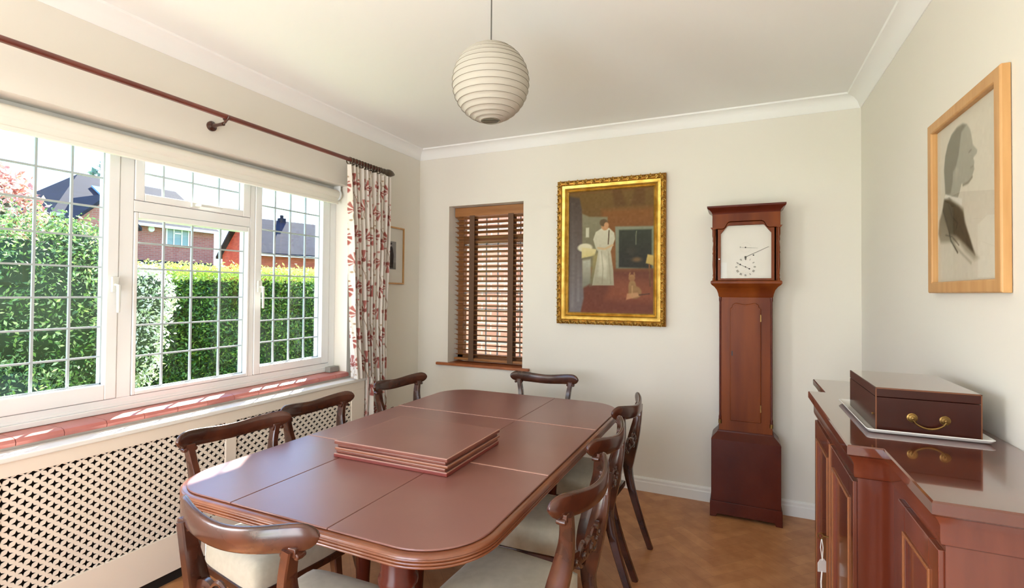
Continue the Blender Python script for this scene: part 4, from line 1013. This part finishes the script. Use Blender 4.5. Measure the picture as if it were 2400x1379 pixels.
def foliage(name, label, cat, pts_fn, n, size, palette, core=None, group=None, trunk=None, flat=.6):
    P = pts_fn(n); n = len(P)
    a = RNG.normal(size=(n, 3)); a /= np.linalg.norm(a, axis=1)[:, None]; up = RNG.normal(size=(n, 3))+np.array([0, 0, flat]); 
    b = np.cross(a, up); b /= np.linalg.norm(b, axis=1)[:, None]
    s_ = size*RNG.uniform(.6, 1.3, n)[:, None]
    nrm = np.cross(a, b)
    V = np.stack([P-a*s_, P+b*s_*.42+nrm*s_*.1, P+a*s_, P-b*s_*.42+nrm*s_*.1], 1).reshape(-1, 3)
    F = np.arange(4*n).reshape(n, 4)
    pal = srgb2lin(np.array(palette)); ci = RNG.integers(0, len(pal), n); col = np.repeat(pal[ci]*RNG.uniform(.8, 1.2, (n, 1)), 4, axis=0)
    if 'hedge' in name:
        tp = np.repeat(P[:, 2] > 1.52, 4); col[tp] = col[tp]*.35+srgb2lin((206, 222, 96))*.65  # sunlight on the hedge top is put into the leaf colour
    me = bpy.data.meshes.new('leaves'); me.from_pydata(V.tolist(), [], F.tolist()); me.materials.append(m_leaf)
    o = bpy.data.objects.new('leaves', me); C.objects.link(o); color_mesh(o, col)
    r = empty(name, label, cat, (0, 0, 0), 0, group); c = P.mean(0); r.location = (c[0], c[1], GZ)
    o.parent = r; o.location = (-c[0], -c[1], -GZ)
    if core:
        k = core.build('inner_core', m_core, r); k.location = (-c[0], -c[1], -GZ)  # added solid core blocks the view through the leaves
    return r
def ell(cs, jitter=.12, below=True):
    def f(n):
        w = np.array([c[3]*c[4]+c[4]*c[5]+c[3]*c[5] for c in cs]); k = RNG.choice(len(cs), n, p=w/w.sum()); A = np.array(cs)[k]
        d = RNG.normal(size=(n, 3)); d /= np.linalg.norm(d, axis=1)[:, None]; rr = RNG.uniform(1-jitter*2, 1+jitter, n)[:, None]
        P = A[:, :3]+d*A[:, 3:6]*rr; P += RNG.normal(0, .03, (n, 3)); return P[P[:, 2] > GZ]
    return f
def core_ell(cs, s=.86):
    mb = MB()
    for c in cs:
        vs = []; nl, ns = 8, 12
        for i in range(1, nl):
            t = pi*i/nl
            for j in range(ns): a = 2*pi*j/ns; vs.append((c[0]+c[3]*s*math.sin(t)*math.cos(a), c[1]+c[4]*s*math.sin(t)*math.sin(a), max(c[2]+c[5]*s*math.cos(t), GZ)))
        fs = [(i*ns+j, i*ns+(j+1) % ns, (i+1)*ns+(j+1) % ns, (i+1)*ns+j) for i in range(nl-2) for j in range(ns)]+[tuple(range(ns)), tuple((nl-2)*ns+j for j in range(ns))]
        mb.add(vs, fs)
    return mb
# clipped hedge
HA, HB, HT, HZ = np.array([-8.3, 2.9]), np.array([-5.7, 8.8]), .42, 1.63
hd2 = (HB-HA)/np.linalg.norm(HB-HA); hn_ = np.array([hd2[1], -hd2[0]])
def hedge_pts(n):
    L = np.linalg.norm(HB-HA); u = RNG.uniform(0, L, n); k = RNG.uniform(0, 1, n)
    s_ = np.where(k < .72, 1.0, RNG.uniform(-1, 1, n)); z = np.where(k < .72, RNG.uniform(GZ, HZ, n), HZ)
    bump = .05*np.sin(u*3.1+z*2)+.04*np.sin(u*7+z*5)
    xy = HA+hd2*u[:, None]+hn_*((s_*HT+np.where(k < .72, bump, 0)+RNG.normal(0, .04, n)))[:, None]
    return np.column_stack([xy, z+RNG.normal(0, .035, n)+np.where(k >= .72, np.abs(RNG.normal(0, .05, n)), 0)])
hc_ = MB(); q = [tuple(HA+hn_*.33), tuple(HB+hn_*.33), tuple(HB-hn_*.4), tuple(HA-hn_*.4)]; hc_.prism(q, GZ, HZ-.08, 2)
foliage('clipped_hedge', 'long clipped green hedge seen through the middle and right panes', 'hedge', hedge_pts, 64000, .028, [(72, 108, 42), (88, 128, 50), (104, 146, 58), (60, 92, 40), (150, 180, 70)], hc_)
bu = [(-6.3, 2.4, .9, .8, .8, 1.2), (-6.2, 2.80, .8, .38, .42, 1.15), (-6.9, 1.8, .7, .9, .8, 1.1), (-5.6, 1.9, .2, .7, .7, .6), (-6.2, 2.78, 1.6, .38, .34, .48)]
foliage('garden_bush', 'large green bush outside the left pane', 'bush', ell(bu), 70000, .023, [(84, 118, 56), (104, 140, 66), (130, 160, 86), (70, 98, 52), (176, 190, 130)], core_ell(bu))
bv = [(-5.6, 3.16, 1.30, .22, .22, .34), (-5.65, 3.12, .85, .20, .20, .45)]
foliage('variegated_bush', 'pale variegated bush at the left of the middle pane', 'bush', ell(bv), 5000, .022, [(210, 214, 196), (232, 230, 218), (140, 160, 110), (180, 192, 150)], core_ell(bv, .75))
rd = [(-11.9, 4.0, 2.6, .9, .75, .95), (-12.2, 3.3, 1.9, 1.0, .9, 1.0)]
foliage('red_maple', 'small red leaved tree at the far left of the window', 'tree', ell(rd), 6000, .07, [(190, 120, 110), (214, 160, 150), (168, 96, 84), (200, 180, 150)], core_ell(rd, .6))
yb2 = [(-4.9, 1.2, .15, .45, .45, .45)]
foliage('yellow_shrub', 'low yellow green shrub at the bottom of the left pane', 'shrub', ell(yb2), 1600, .04, [(176, 180, 60), (150, 164, 60), (196, 190, 90)], core_ell(yb2, .8))
pn = [(-37.5, 18.4, 7.2, 1.6, 1.6, .5), (-37.3, 18.6, 8.0, 1.2, 1.2, .35), (-37.4, 18.5, 8.8, .8, .8, .3), (-37.4, 18.5, 9.4, .4, .4, .3), (-37.4, 18.5, 6, 1.9, 1.9, .6)]
pt = MB().tube([(-37.4, 18.5, GZ), (-37.4, 18.5, 9.5)], [.25, .04], 8)
foliage('conifer_tree', 'conifer top showing above the roof of the left house', 'tree', ell(pn), 1500, .22, [(80, 110, 96), (96, 126, 110)], pt)

# houses
def house1():
    h = empty('brick_house', 'red brick house with slate roof across the garden', 'house', (-28, 15.5, GZ)); L = lambda x, y: (x+28, y-15.5)
    mb = MB(); x0, y0 = L(-36, 11.9); x1, y1 = L(-28, 19.35); ez = 4.85-GZ; mb.box(x0, x1, y0, y1, 0, ez); mb.build('brick_wall', m_brick, h)
    rf = MB(); rz = 7.5-GZ; e = .35
    vs = [(x0-e, y0-e, ez-.15), (x1+e, y0-e, ez-.15), (x1+e, y1+.2, ez-.15), (x0-e, y1+.2, ez-.15), (-4, y0+2.6, rz), (-4, y1+.2, rz)]
    rf.add(vs, [(0, 1, 4), (1, 2, 5, 4), (2, 3, 5), (3, 0, 4, 5), (0, 3, 2, 1)]).build('slate_roof', m_roof, h)
    MB().box(x1+e-.02, x1+e+.08, y0-e, y1+.2, ez-.22, ez-.08).build('gutter', m_white, h)
    # projecting gable wing
    wx0, wy0 = L(-28.2, 11.9); wx1, wy1 = L(-26.3, 14.2); wz = 4.4-GZ; ym = (wy0+wy1)/2
    mb = MB(); mb.prism([(wy0, 0), (wy1, 0), (wy1, wz), (ym, wz+1.1), (wy0, wz)], wx0, wx1, 0); mb.build('gable_wing', m_brick, h)
    g = MB(); g.prism([(wy0-.25, wz-.2), (ym, wz+1.2), (wy1+.25, wz-.2), (wy1+.25, wz-.05), (ym, wz+1.36), (wy0-.25, wz-.05)], wx0-1.5, wx1+.15, 0); g.build('wing_roof', m_roof, h)
    # windows
    def win(yc, zc, w, hh, x=x1):
        mb = MB(); ring(mb, x, x+.06, yc-w/2, yc+w/2, zc-hh/2, zc+hh/2, yc-w/2+.07, yc+w/2-.07, zc-hh/2+.07, zc+hh/2-.07)
        mb.box(x, x+.06, yc-w*.17-.03, yc-w*.17+.03, zc-hh/2, zc+hh/2); mb.box(x, x+.06, yc+w*.17-.03, yc+w*.17+.03, zc-hh/2, zc+hh/2); mb.box(x, x+.06, yc-w*.17, yc+w*.17, zc+hh*.2, zc+hh*.26)
        f = mb.build('house_window', m_white, h); MB().box(x-.02, x+.02, yc-w/2+.05, yc+w/2-.05, zc-hh/2+.05, zc+hh/2-.05).build('glass', m_hwin, f)
    win(17.25-15.5, 4.22-GZ, 1.25, 1.0)
    # skylights lie in the roof slope
    sl = math.atan2(rz-ez, 4.35)
    for yc, t in ((14.9-15.5, .62), (17.0-15.5, .60)):
        mb = MB(); mb.box(-.45, .45, -.40, .40, -.02, .06); k = mb.build('skylight', m_skyl, h); k.location = (x1+e-(4+e)*t, yc, ez-.15+(rz-ez+.15)*t+.06); k.rotation_euler = (0, sl, 0)
    po = MB(); po.prism([(x1, 2.9-GZ-.0), (x1+1.2, 2.4-GZ), (x1+1.2, 2.3-GZ), (x1, 2.75-GZ)], L(0, 15)[1], L(0, 19.2)[1], 1); po.build('porch_roof', m_roof, h)
    MB().lathe([(0, 0), (.17, 0), (.15, .06), (0, .08)], x1, 15.9-15.5, 4.55-GZ, 14, axis=0).build('alarm_box', m_white, h)
    MB().box(x1, x1+.05, L(0, 15.5)[1], L(0, 18.4)[1], 1.9-GZ, 2.25-GZ).build('garage_window', m_white, h)
house1()
def house2():
    A = Vector((-32.1, 22.8)); Bp = Vector((-26.2, 21.1)); d = (Bp-A); L = d.length; ang = math.atan2(d.y, d.x)
    h = empty('brick_bungalow', 'lower red brick house with grey roof and chimney, right of the other', 'house', (A.x, A.y, GZ), ang)
    D = 14; ez = 3.75-GZ; rz = 5.95-GZ
    MB().prism([(0, 0), (L, 0), (L, ez), (L/2, rz-.15), (0, ez)], 0, D, 1).build('brick_wall', mat('orange_brick', (176, 84, 60), .9, col2=(150, 66, 50), scale=(2, 2, 8)), h)
    e = .35
    MB().prism([(-e, ez-.25), (L/2, rz), (L+e, ez-.25), (L+e, ez-.10), (L/2, rz+.18), (-e, ez-.10)], -.3, D+.3, 1).build('grey_roof', m_roof, h)
    MB().box(L/2-.2, L/2+.2, 2.4, 2.8, rz-.3, rz+.35).lathe([(.10, 0), (.12, .2), (.08, .22)], L/2, 2.6, rz+.35, 10).build('chimney', m_roof, h)
    MB().box(L+e-.02, L+e+.08, -.3, D+.3, ez-.3, ez-.18).build('gutter', m_white, h)
    for yc in (3.2, 7.5):
        mb = MB(); ring(mb, L, L+.05, yc-.7, yc+.7, 1.1, 2.3, yc-.63, yc+.63, 1.17, 2.23); f = mb.build('house_window', m_white, h); MB().box(L-.02, L+.02, yc-.65, yc+.65, 1.15, 2.25).build('glass', m_hwin, f)
house2()
# brick wall of the neighbour close to the small window
nb = B('boundary_wall', m_brick2, -3.1, .6, 5.0, 5.22, GZ, 3.4); tag(nb, 'pinkish brick wall of the next building behind the wooden blind', 'wall')
